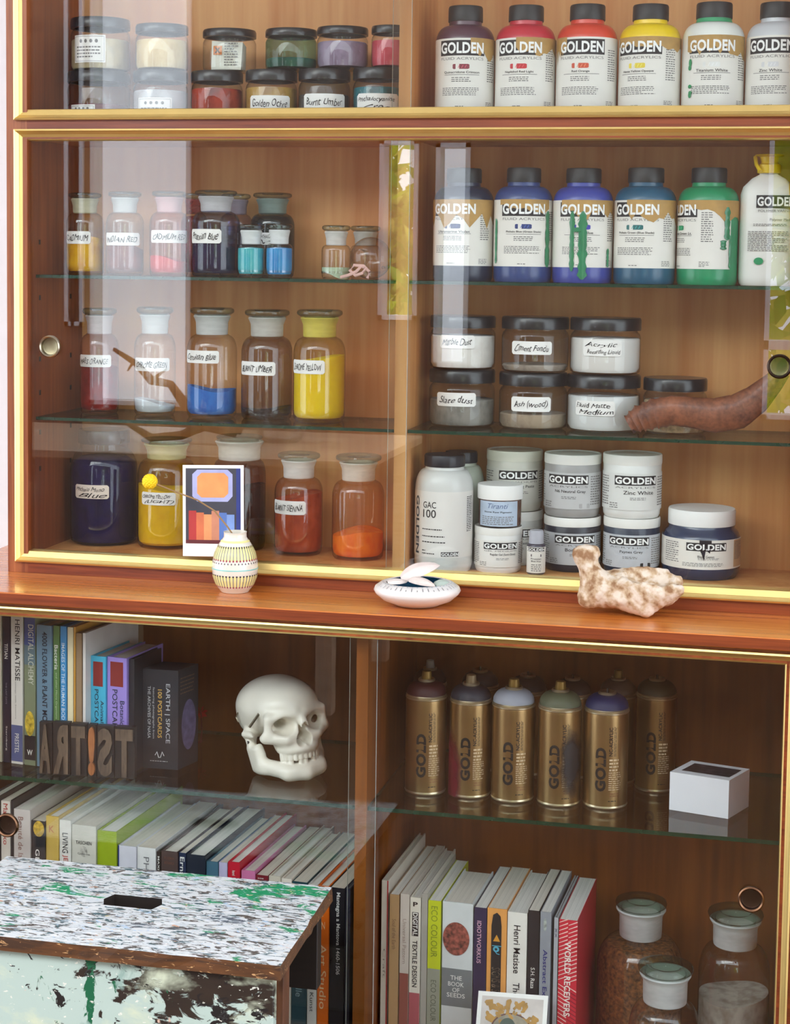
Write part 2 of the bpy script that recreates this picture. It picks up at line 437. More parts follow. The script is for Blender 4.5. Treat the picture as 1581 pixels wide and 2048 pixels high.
def tree(x, y, h, rad, seed, label, n=2600, spread=.22):
    rn = random.Random(seed); t = thing('tree', label, 'tree', (x, y, -.02), 0, 'trees outside the windows')
    tr = MB(); pts = [(0, 0, -.05)] + [(.08 * rn.uniform(-1, 1) * k, .08 * rn.uniform(-1, 1) * k, h * .2 * k) for k in range(1, 5)]
    tr.tube(pts, [.16, .13, .11, .08, .04], wood('bark', (70, 54, 40), (110, 90, 70), (8, 8, 2), .9)); tr.build('trunk', t)
    fo = MB(); clumps = [(rn.gauss(0, rad * .45), rn.gauss(0, rad * .45), h * .62 + rn.gauss(0, h * .2)) for _ in range(34)]
    for k in range(n):
        c = rn.choice(clumps); p = Vector([c[i] + rn.gauss(0, spread) for i in range(3)])
        a = Vector((rn.gauss(0, 1), rn.gauss(0, 1), rn.gauss(0, 1))).normalized(); b = a.orthogonal().normalized(); s_ = rn.uniform(.06, .13)
        fo.add([p - a * s_, p + b * s_ * .5, p + a * s_, p - b * s_ * .5], [(0, 1, 2, 3)], LEAFC[rn.randrange(3)])
    o = fo.build('foliage', t); o['kind'] = 'stuff'
cx = 0
tree(-2.46, -7.6, 2.9, .12, 3, 'slim leafy yellow-green tree outside the narrow middle window', 1500, .10)
tree(.15, -7.4, 2.8, .9, 5, 'bright green tree outside the wide window behind the photographer')
tree(3.6, -9.8, 4.2, 1.3, 9, 'taller green tree standing farther off beyond the wide window')

# table with driftwood and a glass bowl, seen only as a reflection in the doors
TZ = .74
tb = thing('work_table', 'pale wooden work table standing in the room opposite the cabinet', 'table', (-2.05, -3.05, 0))
PALEW = wood('pale_wood', (196, 160, 128), (232, 204, 176), (2, 18, 18), .4, .2)
mb = MB(); mb.box((-.78, -.42, TZ - .03), (.78, .42, TZ), PALEW, .004); mb.build('tabletop', tb)
for sx in (-1, 1):
    for sy in (-1, 1):
        mb = MB(); mb.box((sx * .72 - .025, sy * .36 - .025, 0), (sx * .72 + .025, sy * .36 + .025, TZ - .03), PALEW); mb.build('leg', tb)
def tp(x, y, Y): return mirror(x, y, Y)
DRIFT = wood('driftwood_grey', (70, 50, 38), (150, 122, 100), (12, 12, 12), .8)
mb = MB(); Yd = -2.95
main = [tp(224, 672, Yd), tp(268, 700, Yd), (tp(300, 735, Yd)), tp(338, 742, Yd), tp(372, 790, Yd), tp(412, 822, Yd), tp(470, 838, Yd)]
mb.tube(main, [.007, .011, .016, .014, .02, .026, .02], DRIFT, 9)
mb.tube([tp(262, 700, Yd), tp(252, 716, Yd)], [.006, .003], DRIFT); mb.tube([tp(300, 735, Yd), tp(330, 712, Yd + .03)], [.008, .003], DRIFT)
mb.tube([tp(250, 820, Yd), tp(300, 850, Yd), tp(360, 845, Yd), tp(412, 822, Yd)], [.008, .015, .016, .02], DRIFT)
mb.tube([tp(470, 838, Yd), tp(500, 790, Yd), tp(470, 720, Yd)], [.018, .012, .006], DRIFT)
zmin = min(p[2] for p in mb.v); mb.v = [(p[0], p[1], p[2] - zmin + TZ + .0004) for p in mb.v]
tag(mb.build('driftwood_branch'), 'twisted grey driftwood branch lying on the work table', 'driftwood')
c = tp(560, 860, -3.1); mb = MB()
mb.lathe([(.001, .004), (.06, .004), (.075, .02), (.1, .09), (.105, .12), (.1, .118), (.07, .02), (.05, .012), (.001, .012)], CLEAR, 40)
tag(mb.build('glass_bowl', loc=(c[0], -3.1, TZ - .0035)), 'clear glass bowl beside the driftwood on the work table', 'bowl')

# ------------------------------------------------------------------ cabinets
def frame_sweep(mb, x0, x1, z0, z1, prof, mat, y=0.0):
    vs = []; fs = []; n = len(prof)
    for d, e in prof:
        vs += [(x0 + d, y + e, z0 + d), (x1 - d, y + e, z0 + d), (x1 - d, y + e, z1 - d), (x0 + d, y + e, z1 - d)]
    for i in range(n - 1):
        for k in range(4):
            k2 = (k + 1) % 4; fs.append((i * 4 + k, i * 4 + k2, i * 4 + 4 + k2, i * 4 + 4 + k))
    mb.add(vs, fs, mat)
RAIL = [(0, .004), (0, -.010), (.0026, -.0112), (.0042, -.0092), (.0075, -.0060), (.0078, -.0050), (.0165, .000), (.0175, .003), (.0175, .020)]
XL, XR, BY = -1.226, .058, .22
FX0, FX1 = -1.2105, .0425
Z0, Z1, Z2, Z3 = .874, 1.568, 1.5826, 2.02
FLOOR2, FLOOR1 = .884, 1.5745
DX0, DX1 = float(on_y(795, 400, .024)[0]), float(on_y(820, 400, .024)[0])
SH = [1.3357, 1.111]
SH = [float(on_y(400, 554.5, .028)[2]) - .005, float(on_y(400, 845, .028)[2]) - .005]
cab = thing('display_cabinet', 'tall teak display cabinet with brass-framed sliding glass doors standing on the base cabinet', 'cabinet', (-.584, .1, .8555))
def W(mb, name, par=cab): return mb.build(name, par, world=True)
for nm, a, b in (('side_panel', XL, -1.191), ('side_panel', .024, XR)):
    mb = MB(); mb.box((a, .0, .8555), (b, .235, 2.06), WOODS); mb.box((a, -.0025, .8555), (b, .0, 2.06), WOODV)
    if a == XL:
        for zz in (1.39, 1.30, 1.20, 1.145, 1.08, 1.02):
            for yy in (.045, .17): mb.box((-1.191, yy - .003, zz - .004), (-1.1905, yy + .003, zz + .004), P((30, 20, 16), .7))
    W(mb, nm)
mb = MB(); mb.box((-1.2, BY, .8555), (.04, .235, 2.05), WOODI); W(mb, 'back_panel')
mb = MB(); mb.box((-1.191, .02, .8565), (.024, BY, FLOOR2), WOODI); mb.box((XL + .001, -.0024, .8555), (XR - .001, .02, .884), WOODF); W(mb, 'floor_board')
mb = MB(); mb.box((-1.191, .02, Z1 - .014), (.024, BY, FLOOR1), WOODI); mb.box((-1.215, -.0024, Z1 - .015), (.045, .02, Z2 + .012), WOODF); W(mb, 'middle_board')
mb = MB(); mb.box((-1.191, .0, 2.02), (.024, BY, 2.06), WOODF); W(mb, 'top_board')
mb = MB(); mb.box((DX0, .024, FLOOR2), (DX1, BY, Z1 - .014), WOODI); mb.box((DX0, .024, FLOOR1), (DX1, BY, 2.02), WOODI); W(mb, 'divider_panel')
mb = MB(); frame_sweep(mb, FX0, FX1, Z0, Z1, RAIL, GOLD); W(mb, 'brass_frame')
mb = MB(); frame_sweep(mb, FX0, FX1, Z2, Z3, RAIL, GOLD); W(mb, 'brass_frame')
PEDGE = P((196, 206, 196), .2)
def pane(par, x0, x1, z0, z1, y, name='glass_door'):
    mb = MB(); th = .004
    mb.add([(x0, y, z0), (x1, y, z0), (x1, y, z1), (x0, y, z1)], [(0, 1, 2, 3)], PANE)
    mb.add([(x0, y + th, z0), (x1, y + th, z0), (x1, y + th, z1), (x0, y + th, z1)], [(1, 0, 3, 2)], PANE)
    mb.add([(x0, y, z0), (x0, y + th, z0), (x0, y + th, z1), (x0, y, z1)], [(1, 0, 3, 2)], PEDGE)
    mb.add([(x1, y, z0), (x1, y + th, z0), (x1, y + th, z1), (x1, y, z1)], [(0, 1, 2, 3)], PEDGE)
    return mb.build(name, par, world=True)
def pull(par, px, py, y, r, mats):
    c = on_y(px, py, y); mb = MB()
    mb.lathe([(r * .78, .0005), (r * .80, .003), (r * .9, .0045), (r, .003), (r * 1.02, -.001)], mats[0], 40)
    mb.lathe([(.0002, -.004), (r * .62, -.004), (r * .75, -.003), (r * .78, .001)], mats[1], 40)
    mb.v = [(c[0] + x, c[1] - z, c[2] + y_) for x, y_, z in mb.v]
    return mb.build('finger_pull', par, world=True)
dl = pane(cab, -1.199, -.5685, .885, 1.558, .006); dr = pane(cab, -.5995, .034, .885, 1.558, .014)
pane(cab, -1.199, -.5685, 1.593, 2.01, .006); pane(cab, -.5995, .034, 1.593, 2.01, .014)
pull(dl, 100, 693, .005, .0178, (STEEL, P((150, 140, 112), .35, .9))); pull(dr, 1560, 733, .013, .0178, (P((60, 48, 40), .3, .9), P((92, 82, 62), .35, .9)))
SHG = glass((244, 252, 248), 1.0, .30, 0, .05)
def shelf(par, x0, x1, y0, y1, z, th=.005):
    mb = MB()
    v = [(x0, y0, z), (x1, y0, z), (x1, y1, z), (x0, y1, z), (x0, y0, z + th), (x1, y0, z + th), (x1, y1, z + th), (x0, y1, z + th)]
    mb.add(v, [(3, 2, 1, 0), (4, 5, 6, 7)], SHG); mb.add(v, [(0, 1, 5, 4), (1, 2, 6, 5), (2, 3, 7, 6), (3, 0, 4, 7)], EDGE)
    return mb.build('glass_shelf', par, world=True)
for z in SH:
    shelf(cab, -1.190, DX0 - .001, .028, .212, z); shelf(cab, DX1 + .001, .023, .028, .212, z)
S1, S2 = SH[0] + .0054, SH[1] + .0054

base = thing('base_cabinet', 'deep teak base cabinet with brass-framed sliding glass doors full of books and spray cans', 'cabinet', (-.6, .0, 0))
GY = -.155; LX0, LX1 = -1.31, .062; FL3 = .14
mb = MB(); mb.box((LX0 - .03, -.167, .8378), (.12, .247, .8553), WOODL, .0015); mb.box((LX0 - .028, -.1676, .8392), (.118, -.167, .8540), WOODF); W(mb, 'ledge_top', base)
for a, b in ((LX0, -1.265), (.012, LX1)):
    mb = MB(); mb.box((a, -.15, .0), (b, .245, .8378), WOODS); mb.box((a, -.1535, .0), (b, -.15, .8378), WOODF); W(mb, 'side_panel', base)
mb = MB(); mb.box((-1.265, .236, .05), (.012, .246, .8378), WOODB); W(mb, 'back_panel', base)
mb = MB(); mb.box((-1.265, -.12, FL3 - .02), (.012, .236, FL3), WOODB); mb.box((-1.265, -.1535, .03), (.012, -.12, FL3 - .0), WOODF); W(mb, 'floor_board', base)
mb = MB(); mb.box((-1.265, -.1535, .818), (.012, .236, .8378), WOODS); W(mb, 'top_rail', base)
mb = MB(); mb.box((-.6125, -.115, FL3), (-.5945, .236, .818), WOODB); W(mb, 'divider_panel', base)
mb = MB(); frame_sweep(mb, -1.285, .027, .115, .8318, RAIL, GOLD, GY + .005); W(mb, 'brass_frame', base)
bl = pane(base, -1.27, -.5745, .125, .822, -.144); br = pane(base, -.618, .016, .125, .822, -.136)
pull(bl, 15, 1650, -.145, .0185, (BRONZE, P((60, 40, 30), .4, .8))); pull(br, 1503, 1798, -.137, .0185, (BRONZE, P((60, 38, 26), .4, .8)))
S3 = float(on_y(0, 1551, -.11)[2])
shelf(base, -1.264, -.613, -.11, .226, S3 - .006, .006); shelf(base, -.594, .011, -.11, .226, S3 - .006, .006)

# ------------------------------------------------------------------ builders: jars, bottles, tubs, cans
BARMAT = INK; WTXT = P((250, 250, 248), .6, var=.02)
def hand_label(mb, mp, u0, u1, v0, v1, lines, seed, paper=PAPER, shear=.35, ink=INK):
    w_, h_ = u1 - u0, v1 - v0
    q = min(w_, h_) * .13
    mb.cols(mp, [(u0, v0 + q, v1 - q), (u0 + q, v0, v1)] + [(u0 + q + (w_ - 2 * q) * i / 6, v0, v1) for i in range(1, 6)] + [(u1 - q, v0, v1), (u1, v0 + q, v1 - q)], paper, .0004)
    n = len(lines)
    for i, t in enumerate(lines):
        mb.text(mp, t, (u0 + u1) / 2 + (w_ * .08 * (i - (n - 1) / 2)), v1 - h_ * (i + .5 + (.12 if n > 1 else 0) * (1 - i)) / n, w_ * .84, h_ / n * (.58 if n == 1 else .74), ink, .0008, .0, shear, seed + i)
def golden_bar(mb, mp, u, v, w_, h_, e=.0006, neg=True):
    n = 6
    if neg:
        mb.patch(mp, u - w_ / 2, u + w_ / 2, v - h_ / 2, v + h_ / 2, INK, 10, 1, e)
        mb.text(mp, 'GOLDEN', u, v, w_ * .95, h_ * .74, WTXT, e + .0007, .035)
    else: mb.text(mp, 'GOLDEN', u, v, w_, h_, INK, e, .035)

def wide_jar(name, label, group, c, r, h, fill, level, tint=(255, 255, 255), lab=None, rz=None, lidf=.2, bag=None, seed=1, top=None, glassy=True):
    """clear straight jar with a black screw lid: jar, lid, contents, label"""
    t = thing(name, label, 'jar', c, face_cam(c) if rz is None else rz, group)
    hl = h * lidf; hb = h - hl
    mb = MB(); mb.lathe([(.001, .001), (r * .88, .001), (r * .97, .004), (r * .985, .010), (r * .985, hb * .86), (r * .95, hb * .94), (r * .88, hb), (r * .86, h - .004)], glass(tint), 44); mb.build('jar', t)
    mb = MB(); mb.lathe([(r * .84, hb + .0015), (r * .985, hb + .0015), (r * .99, hb + .003), (r * .99, h - .003), (r * .96, h), (.0005, h)], LIDBLK, 48)
    mb.build('lid', t)
    if fill is not None:
        lv = max(.006, (hb - .008) * level); rr = r * .955
        mb = MB(); prof = [(.0005, .004), (rr * .93, .004), (rr, .010), (rr, lv - .002), (rr * .96, lv)]
        prof += [(.0005, lv + (top or 0))]
        mb.lathe(prof, fill, 44, wob=lambda a, z: 1 + .004 * math.sin(3 * a + seed + z * 90)); mb.build('contents', t)
    if lab:
        mb = MB(); mp = cyl(r * .988, lab.get('phi', 0)); u0, u1, v0, v1 = lab['box']
        if lab.get('print'):
            mb.patch(mp, u0, u1, v0, v1, lab.get('paper', PAPER), 10, 1, .0004)
            for a, b, c_, d in ((u0 + .002, u1 - .002, v0 + .002, v0 + .0026), (u0 + .002, u1 - .002, v1 - .0026, v1 - .002), (u0 + .002, u0 + .0026, v0 + .002, v1 - .002), (u1 - .0026, u1 - .002, v0 + .002, v1 - .002)):
                mb.patch(mp, a, b, c_, d, GREYINK, 8, 1, .0007)
            for k in range(4): mb.disc(mp, u0 + (u1 - u0) * (.26 + .16 * k), v0 + (v1 - v0) * .78, (u1 - u0) * .045, (v1 - v0) * .07, GREYINK, .0008, 12)
            mb.micro(mp, u0 + .006, u1 - .006, v0 + (v1 - v0) * .15, v0 + (v1 - v0) * .62, 4, GREYINK, .0008, seed)
        else: hand_label(mb, mp, u0, u1, v0, v1, lab['lines'], seed)
        mb.build('label', t)
    return t

def stopper_bottle(name, label, group, c, r, h, fill, level, tint=(255, 255, 255), neck=(222, 226, 226), lab=None, nr=.64, fr=(.06, .24, .40), disc=.88, seed=1, round_=False, film=None, rz=None, wear=1.0):
    """apothecary bottle: clear body, ground-glass neck, flat glass stopper, contents, label"""
    t = thing(name, label, 'bottle', c, face_cam(c) if rz is None else rz, group)
    z1, z2, z3 = h * (1 - fr[0] * 1.15), h * (1 - fr[1]), h * (1 - fr[2])
    n = r * nr
    prof = [(.001, .0035), (r * .80, .003), (r * .90, .0), (r * .97, .004), (r * .995, .012), (r, h * .1), (r, z3)]
    for k in range(1, 8):
        a = k / 8 * math.pi / 2; prof.append((n + (r - n) * math.cos(a) ** .9, z3 + (z2 - z3) * math.sin(a) * .93))
    prof += [(n * .97, z2)]
    mb = MB(); mb.lathe(prof, glass(tuple(int(v * .5 + 127) for v in tint), 1.0, .35, .0, .075), 48); mb.build('body', t)
    mb = MB(); mb.lathe([(n * .97, z2 - .001), (n * .985, z2 + .003), (n, z1 - .012), (n * 1.10, z1 - .005), (n * 1.16, z1 - .002), (n * 1.10, z1)], frosted(neck, .3), 44); mb.build('ground_neck', t)
    mb = MB(); d = r * disc; th = h - z1
    mb.lathe([(n * .9, z1 - .010), (n * .93, z1 + .0005), (d * .85, z1 + .001), (d * .98, z1 + th * .35), (d, z1 + th * .6), (d * .97, z1 + th * .85), (d * .86, h), (.6 * d, h - .0005), (.5 * d, h - th * .3), (.001, h - th * .25)], glass((226, 238, 232), 1.0, .75), 44); mb.build('stopper', t)
    if fill is not None:
        mb = MB(); rr = r * .965; lv = min(h * level, z3 + (z2 - z3) * .85); pr = [(.0005, .006), (rr * .88, .006), (rr * .97, .010), (rr, .018)]
        if lv <= z3: pr += [(rr, lv), (.0005, lv + .003)]
        else:
            pr.append((rr, z3))
            for k in range(1, 8):
                a = k / 8 * math.pi / 2; zz = z3 + (z2 - z3) * math.sin(a) * .93
                if zz > lv: break
                pr.append(((n + (r - n) * math.cos(a) ** .9) * .965, zz - .001))
            pr.append((.0005, pr[-1][1] + .002))
        mb.lathe(pr, fill, 44, wob=lambda a, z: 1 + .003 * math.sin(2 * a + seed)); 
        if lv <= z3:   # uneven surface of the heap
            o = len(mb.v); 
            mb.v = [(x, y, z + (.006 * math.sin(x / r * 2 + seed) if abs(z - lv) < .0035 else 0)) for x, y, z in mb.v]
        mb.build('contents', t)
    if lab:
        mb = MB(); mp = cyl(r * 1.002, lab.get('phi', 0)); u0, u1, v0, v1 = lab['box']
        hand_label(mb, mp, u0, u1, v0, v1, lab['lines'], seed, lab.get('paper', PAPER)); mb.build('label', t)
    return t

TAN = P((186, 146, 82), .6, var=.12, scale=60); LABP = P((236, 232, 224), .55, var=.02)
def jag(rn, u0, u1, vt, d0, d1, n=14):
    return [(u0 + (u1 - u0) * k / n, vt - (d0 + (d1 - d0) * k / n) * (.55 + .7 * rn.random()), vt) for k in range(n + 1)]
def paint_bottle(label, c, r, h, col, name_line, swatch, off, sub='FLUID ACRYLICS', gold=(-.2, 1.5, .1, .2), drips=None, cap=(28, 29, 31), seed=1, group='quart bottles of acrylic paint', full=False, marks=None, neckpaint=None):
    t = thing('paint_bottle', label, 'bottle', c, face_cam(c), group)
    B = P(col, .28, coat=.15, var=.06, scale=25)
    mb = MB(); prof = [(.001, .002), (r * .86, .002), (r * .95, .0), (r * .995, .006), (r, .014), (r, h * .70)]
    for k in range(1, 9):
        a = k / 8 * math.pi / 2; prof.append((r * (.60 + .40 * math.cos(a)), h * (.70 + .135 * math.sin(a))))
    prof += [(r * .56, h * .84), (r * .55, h * .875)]
    mb.lathe(prof, B, 56)
    if neckpaint: mb.lathe([(r * .60, h * .838), (r * .57, h * .86), (r * .562, h * .876)], neckpaint, 40)
    mb.build('body', t)
    mb = MB(); mb.lathe([(r * .5, h * .872), (r * .585, h * .872), (r * .59, h * .88), (r * .585, h * .985), (r * .56, h * .998), (.0005, h)], P(cap, .45), 60, wob=lambda a, z: 1 + .012 * math.sin(30 * a) * (1 if h * .88 < z < h * .985 else 0)); mb.build('cap', t)
    phi = math.asin(max(-.95, min(.95, off)))
    mp = cyl(r * 1.003, phi); R = r
    mb = MB(); v0, v1 = h * .135, h * .715
    mb.patch(mp, -2.2 * r, 2.0 * r, v0, v1, LABP, 60, 1, .0003)
    golden_bar(mb, mp, 0, h * .635, 1.62 * r, h * .125, .0006)
    mb.text(mp, sub, 0, h * .548, 1.55 * r, h * .022, GREYINK, .0006)
    sm = P(swatch, .5)
    mb.cols(mp, [(-.30 * r, h * .468, h * .497), (-.27 * r, h * .462, h * .503), (.0, h * .462, h * .503), (.22 * r, h * .462, h * .503), (.27 * r, h * .468, h * .498)], sm, .0006)
    for k in (-.1, .02, .13): mb.add([mp(r * (k - .02), h * .47, .0009), mp(r * (k + .0), h * .47, .0009), mp(r * (k + .05), h * .495, .0009), mp(r * (k + .03), h * .495, .0009)], [(0, 1, 2, 3)], P(tuple(min(255, int(x * 1.5) + 30) for x in swatch), .5))
    mb.text(mp, name_line, 0, h * .435, r * 1.25, h * .023, INK, .0006, .012, keep=True)
    mb.patch(mp, -.62 * r, .62 * r, h * .414, h * .417, INK, 8, 1, .0006)
    mb.micro(mp, -.34 * r, .34 * r, h * .355, h * .40, 3, GREYINK, .0006, seed)
    mb.micro(mp, -.7 * r, .62 * r, h * .245, h * .315, 5, GREYINK, .0006, seed + 1)
    mb.micro(mp, .95 * r, 1.35 * r, h * .36, h * .62, 14, GREYINK, .0006, seed + 2)
    mb.micro(mp, .90 * r, 1.25 * r, h * .15, h * .2, 4, GREYINK, .0006, seed + 3)
    mb.micro(mp, -.2 * r, .1 * r, h * .15, h * .165, 1, GREYINK, .0006, seed + 4)
    if gold:
        rn = random.Random(seed); a, b, d0, d1 = gold
        mb.cols(mp, jag(rn, a * r, b * r, v1 + .0005, d0 * h, d1 * h), TAN, .0009)
    mb.build('label', t)
    for (u, va, vb, wd, colr, sd) in drips or []:
        mb = MB(); rn = random.Random(sd); n = 16; cs = []
        for k in range(n + 1):
            v = vb + (va - vb) * k / n; cs.append((v, wd * (.55 + .45 * rn.random()) * (1 if k not in (0, n) else .3)))
        vs = []; fs = []
        for v, ww in cs: vs += [cyl(r * 1.003)(u - ww, h * v, .0014), cyl(r * 1.003)(u, h * v, .0026), cyl(r * 1.003)(u + ww, h * v, .0014)]
        for k in range(n): o = 3 * k; fs += [(o, o + 1, o + 4, o + 3), (o + 1, o + 2, o + 5, o + 4)]
        mb.add(vs, fs, P(colr, .3, coat=.3), True); mb.build('paint_drip', t)
    for (u, v, ru, rv, colr) in marks or []:
        mb = MB(); mb.disc(cyl(r * 1.003), u, h * v, ru, rv, P(colr, .35), .0015, 10); mb.build('paint_smudge', t)
    return t

def tub(label, c, r, h, col, name_line, off=0, lid=(240, 238, 232), sub='ACRYLICS', paper=None, group='round tubs of acrylic paint and gel', swatch=None, seed=1, lidf=.17, nm='paint_tub', bar=True):
    t = thing(nm, label, 'tub', c, face_cam(c), group)
    hl = h * lidf
    mb = MB(); mb.lathe([(.001, .002), (r * .84, .002), (r * .9, .0), (r * .955, .004), (r * .965, h * .1), (r * .985, h - hl), (r * .96, h - hl + .002)], P(col, .3, coat=.1, var=.05), 52); mb.build('body', t)
    mb = MB(); mb.lathe([(r * .95, h - hl), (r * .995, h - hl + .0005), (r, h - hl + .003), (r, h - .002), (r * .985, h), (r * .95, h), (r * .93, h - .0018), (.0005, h - .0018)], P(lid, .4, var=.04), 56, wob=lambda a, z: 1 + .004 * math.sin(60 * a) * (1 if h - hl + .003 < z < h - .003 else 0)); mb.build('lid', t)
    phi = math.asin(max(-.95, min(.95, off))); mp = cyl(r * .992, phi)
    mb = MB(); lp = paper or LABP
    mb.patch(mp, -1.9 * r, 1.7 * r, h * .14, h * .72, lp, 50, 1, .0004)
    if bar: golden_bar(mb, mp, 0, h * .61, 1.5 * r, h * .15, .0007)
    mb.text(mp, sub, 0, h * .50, 1.45 * r, h * .03, GREYINK, .0007)
    mb.text(mp, name_line, .1 * r, h * .42, 1.1 * r, h * .06, INK, .0007, .01, keep=True)
    mb.micro(mp, -.2 * r, .35 * r, h * .3, h * .35, 2, GREYINK, .0007, seed)
    mb.micro(mp, -.95 * r, -.6 * r, h * .16, h * .26, 3, GREYINK, .0007, seed + 1)
    mb.micro(mp, .85 * r, 1.4 * r, h * .2, h * .68, 12, GREYINK, .0007, seed + 2)
    mb.micro(mp, -1.5 * r, -1.0 * r, h * .2, h * .68, 12, GREYINK, .0007, seed + 3)
    if swatch:
        mb.cols(mp, [(.42 * r, h * .165, h * .225), (.46 * r, h * .158, h * .232), (.78 * r, h * .158, h * .232), (.82 * r, h * .165, h * .225)], P(swatch, .4), .0008)
    mb.build('label', t); return t

# ------------------------------------------------------------------ top tier, left: stacked pigment jars
JG = 'black-lidded pigment jars on the top tier'
ZT = FLOOR1 + .0004
def topjar(x0, x1, ytop, Y, fill, level, label, zb=ZT, **k):
    xm = (x0 + x1) / 2; c, r = stand_y(xm, 150, x1 - x0, Y, zb); r *= .98; c[0] = min(c[0], DX0 - r - .001)
    h = rise(xm, ytop + 4, c); wide_jar('pigment_jar', label, JG, c, r, h, fill, level, **k); return c, r, h
low = [
    (133, 262, 142, .115, powder((112, 38, 40)), .6, 'dark red pigment jar lowest in the far left stack, with a printed label', dict(lab=dict(print=1, box=(-.052, -.006, .010, .038)), seed=3)),
    (265, 378, 140, .105, powder((190, 186, 186)), .92, 'jar of pale grey pigment with a large printed label, second from the left below', dict(lab=dict(print=1, box=(-.04, .018, .010, .048)), seed=5)),
    (381, 488, 141, .10, powder((176, 58, 34), (110, 26, 18)), .97, 'jar of brick red pigment without a label below the jar holding a paper bag', dict(seed=6)),
    (490, 597, 139, .10, powder((186, 146, 70), (150, 108, 44)), .98, 'jar of yellow ochre pigment with a handwritten label', dict(lab=dict(lines=['Golden Ochre'], box=(-.036, .034, .026, .050), phi=-.05), seed=7)),
    (596, 703, 137, .10, powder((92, 84, 80), (66, 58, 54)), .8, 'jar of grey-brown umber pigment with a handwritten label', dict(lab=dict(lines=['Burnt Umber'], box=(-.036, .036, .028, .052)), tint=(235, 240, 240), seed=8)),
    (705, 808, 135, .10, powder((28, 110, 120), (20, 62, 60)), .95, 'jar of blue-green pigment with a two-line handwritten label beside the divider', dict(lab=dict(lines=['Phthalocyanine', 'Green'], box=(-.038, .036, .022, .052), phi=.03), seed=9)),
]
stack = []
for x0, x1, yt, Y, f, lv, lb, k in low: stack.append(topjar(x0, x1, yt, Y, f, lv, lb, **k))
up = [
    (140, 262, 36, 0, powder((206, 190, 150)), .85, 'jar of cream powder with a printed label, top of the far left stack', dict(lab=dict(print=1, box=(-.048, .008, .012, .056)), seed=11)),
    (270, 378, 48, 1, powder((226, 200, 140), (200, 168, 100)), .96, 'jar of pale yellow powder stacked on the printed-label grey jar', dict(seed=12)),
    (404, 514, 58, 2, None, 0, 'clear jar holding a folded white paper bag with an orange hazard square', dict(seed=13, bag=1)),
    (529, 636, 57, 3, powder((22, 110, 98), (14, 82, 74)), .42, 'half-empty jar of teal pigment on top of the yellow ochre jar', dict(tint=(190, 226, 214), seed=14)),
    (632, 738, 53, 4, powder((154, 138, 160), (126, 108, 130)), .95, 'jar of lavender-grey pigment on top of the umber jar', dict(seed=15)),
    (748, 822, 50, 5, powder((208, 84, 96), (186, 60, 76)), .96, 'jar of coral pink pigment on top of the blue-green jar beside the divider', dict(seed=16)),
]
for x0, x1, yt, kx, f, lv, lb, k in up:
    bag = k.pop('bag', None); cb, rb, hb = stack[kx]
    c, r, h = topjar(x0, x1 if kx != 5 else x1 + 6, yt, cb[1] + .004, f, lv, lb, zb=ZT + hb + .0005, **k)
    if bag:
        rz = face_cam(c); g = thing('paper_bag', 'folded white paper bag with orange hazard square inside a clear jar', 'bag', (c[0], c[1], c[2] + .0015), rz)
        mb = MB(); BP = P((228, 228, 214), .8, var=.05, scale=30)
        vs = [(-.029, -.013, .0), (.018, -.026, 0), (.026, .012, 0), (-.018, .022, 0), (-.028, -.015, h * .70), (.021, -.024, h * .67), (.027, .006, h * .6), (-.022, .014, h * .70)]
        mb.add(vs, [(3, 2, 1, 0), (4, 5, 6, 7), (0, 1, 5, 4), (1, 2, 6, 5), (2, 3, 7, 6), (3, 0, 4, 7)], BP); mb.build('paper', g)
        o, a, b = np.array(vs[0]), np.array(vs[1]) - np.array(vs[0]), np.array(vs[4]) - np.array(vs[0]); la, lb_ = np.linalg.norm(a), np.linalg.norm(b); nn = np.cross(a, b); nn /= np.linalg.norm(nn)
        mp = plane(o, a / la, b / lb_, nn); mb = MB()
        mb.patch(mp, .003, .017, .024, .038, P((214, 120, 30), .6), 1, 1, .0006)
        mb.text(mp, 'X', .010, .031, .010, .009, INK, .0010, .05)
        mb.micro(mp, .021, .044, .006, .048, 10, GREYINK, .0006, 4); mb.build('print', g)
# ------------------------------------------------------------------ top tier, right: row of paint bottles
tops = [
    (870, 991, 12, (86, 52, 66), 'Quinacridone Crimson', (140, 50, 66), -.12, (.3, 1.9, .10, .22), 'plum-purple paint bottle, first on the top tier beside the divider', {}),
    (990, 1113, 11, (196, 44, 60), 'Naphthol Red Light', (206, 44, 52), -.22, (-.1, 1.8, .12, .16), 'red paint bottle between the plum and the orange ones on the top tier', {}),
    (1112, 1236, 9, (216, 70, 48), 'Red Orange', (214, 84, 54), -.2, (-1.15, -.5, .20, .10), 'orange-red paint bottle next to the yellow one on the top tier', {}),
    (1237, 1363, 9, (242, 206, 24), 'Hansa Yellow Opaque', (240, 214, 60), -.4, (-.9, 2.1, .06, .16), 'yellow paint bottle on the top tier', {}),
    (1364, 1490, 5, (232, 234, 228), 'Titanium White', (236, 236, 232), -.04, (-.9, 1.4, .12, .16), 'white paint bottle with green finger smudges beside the yellow one', dict(neckpaint=P((60, 160, 110), .4), marks=[(-.80 * .045, .5, .003, .006, (20, 140, 80)), (-.82 * .045, .46, .003, .004, (20, 140, 80)), (-.80 * .045, .31, .0035, .003, (20, 140, 80)), (-.78 * .045, .26, .0035, .003, (20, 140, 80)), (-.8 * .045, .24, .003, .004, (20, 140, 80))])),
    (1492, 1616, 5, (206, 208, 212), 'Zinc White', (224, 224, 226), -.2, (.75, 1.6, .1, .14), 'greyish white paint bottle at the right end of the top tier', {}),
]
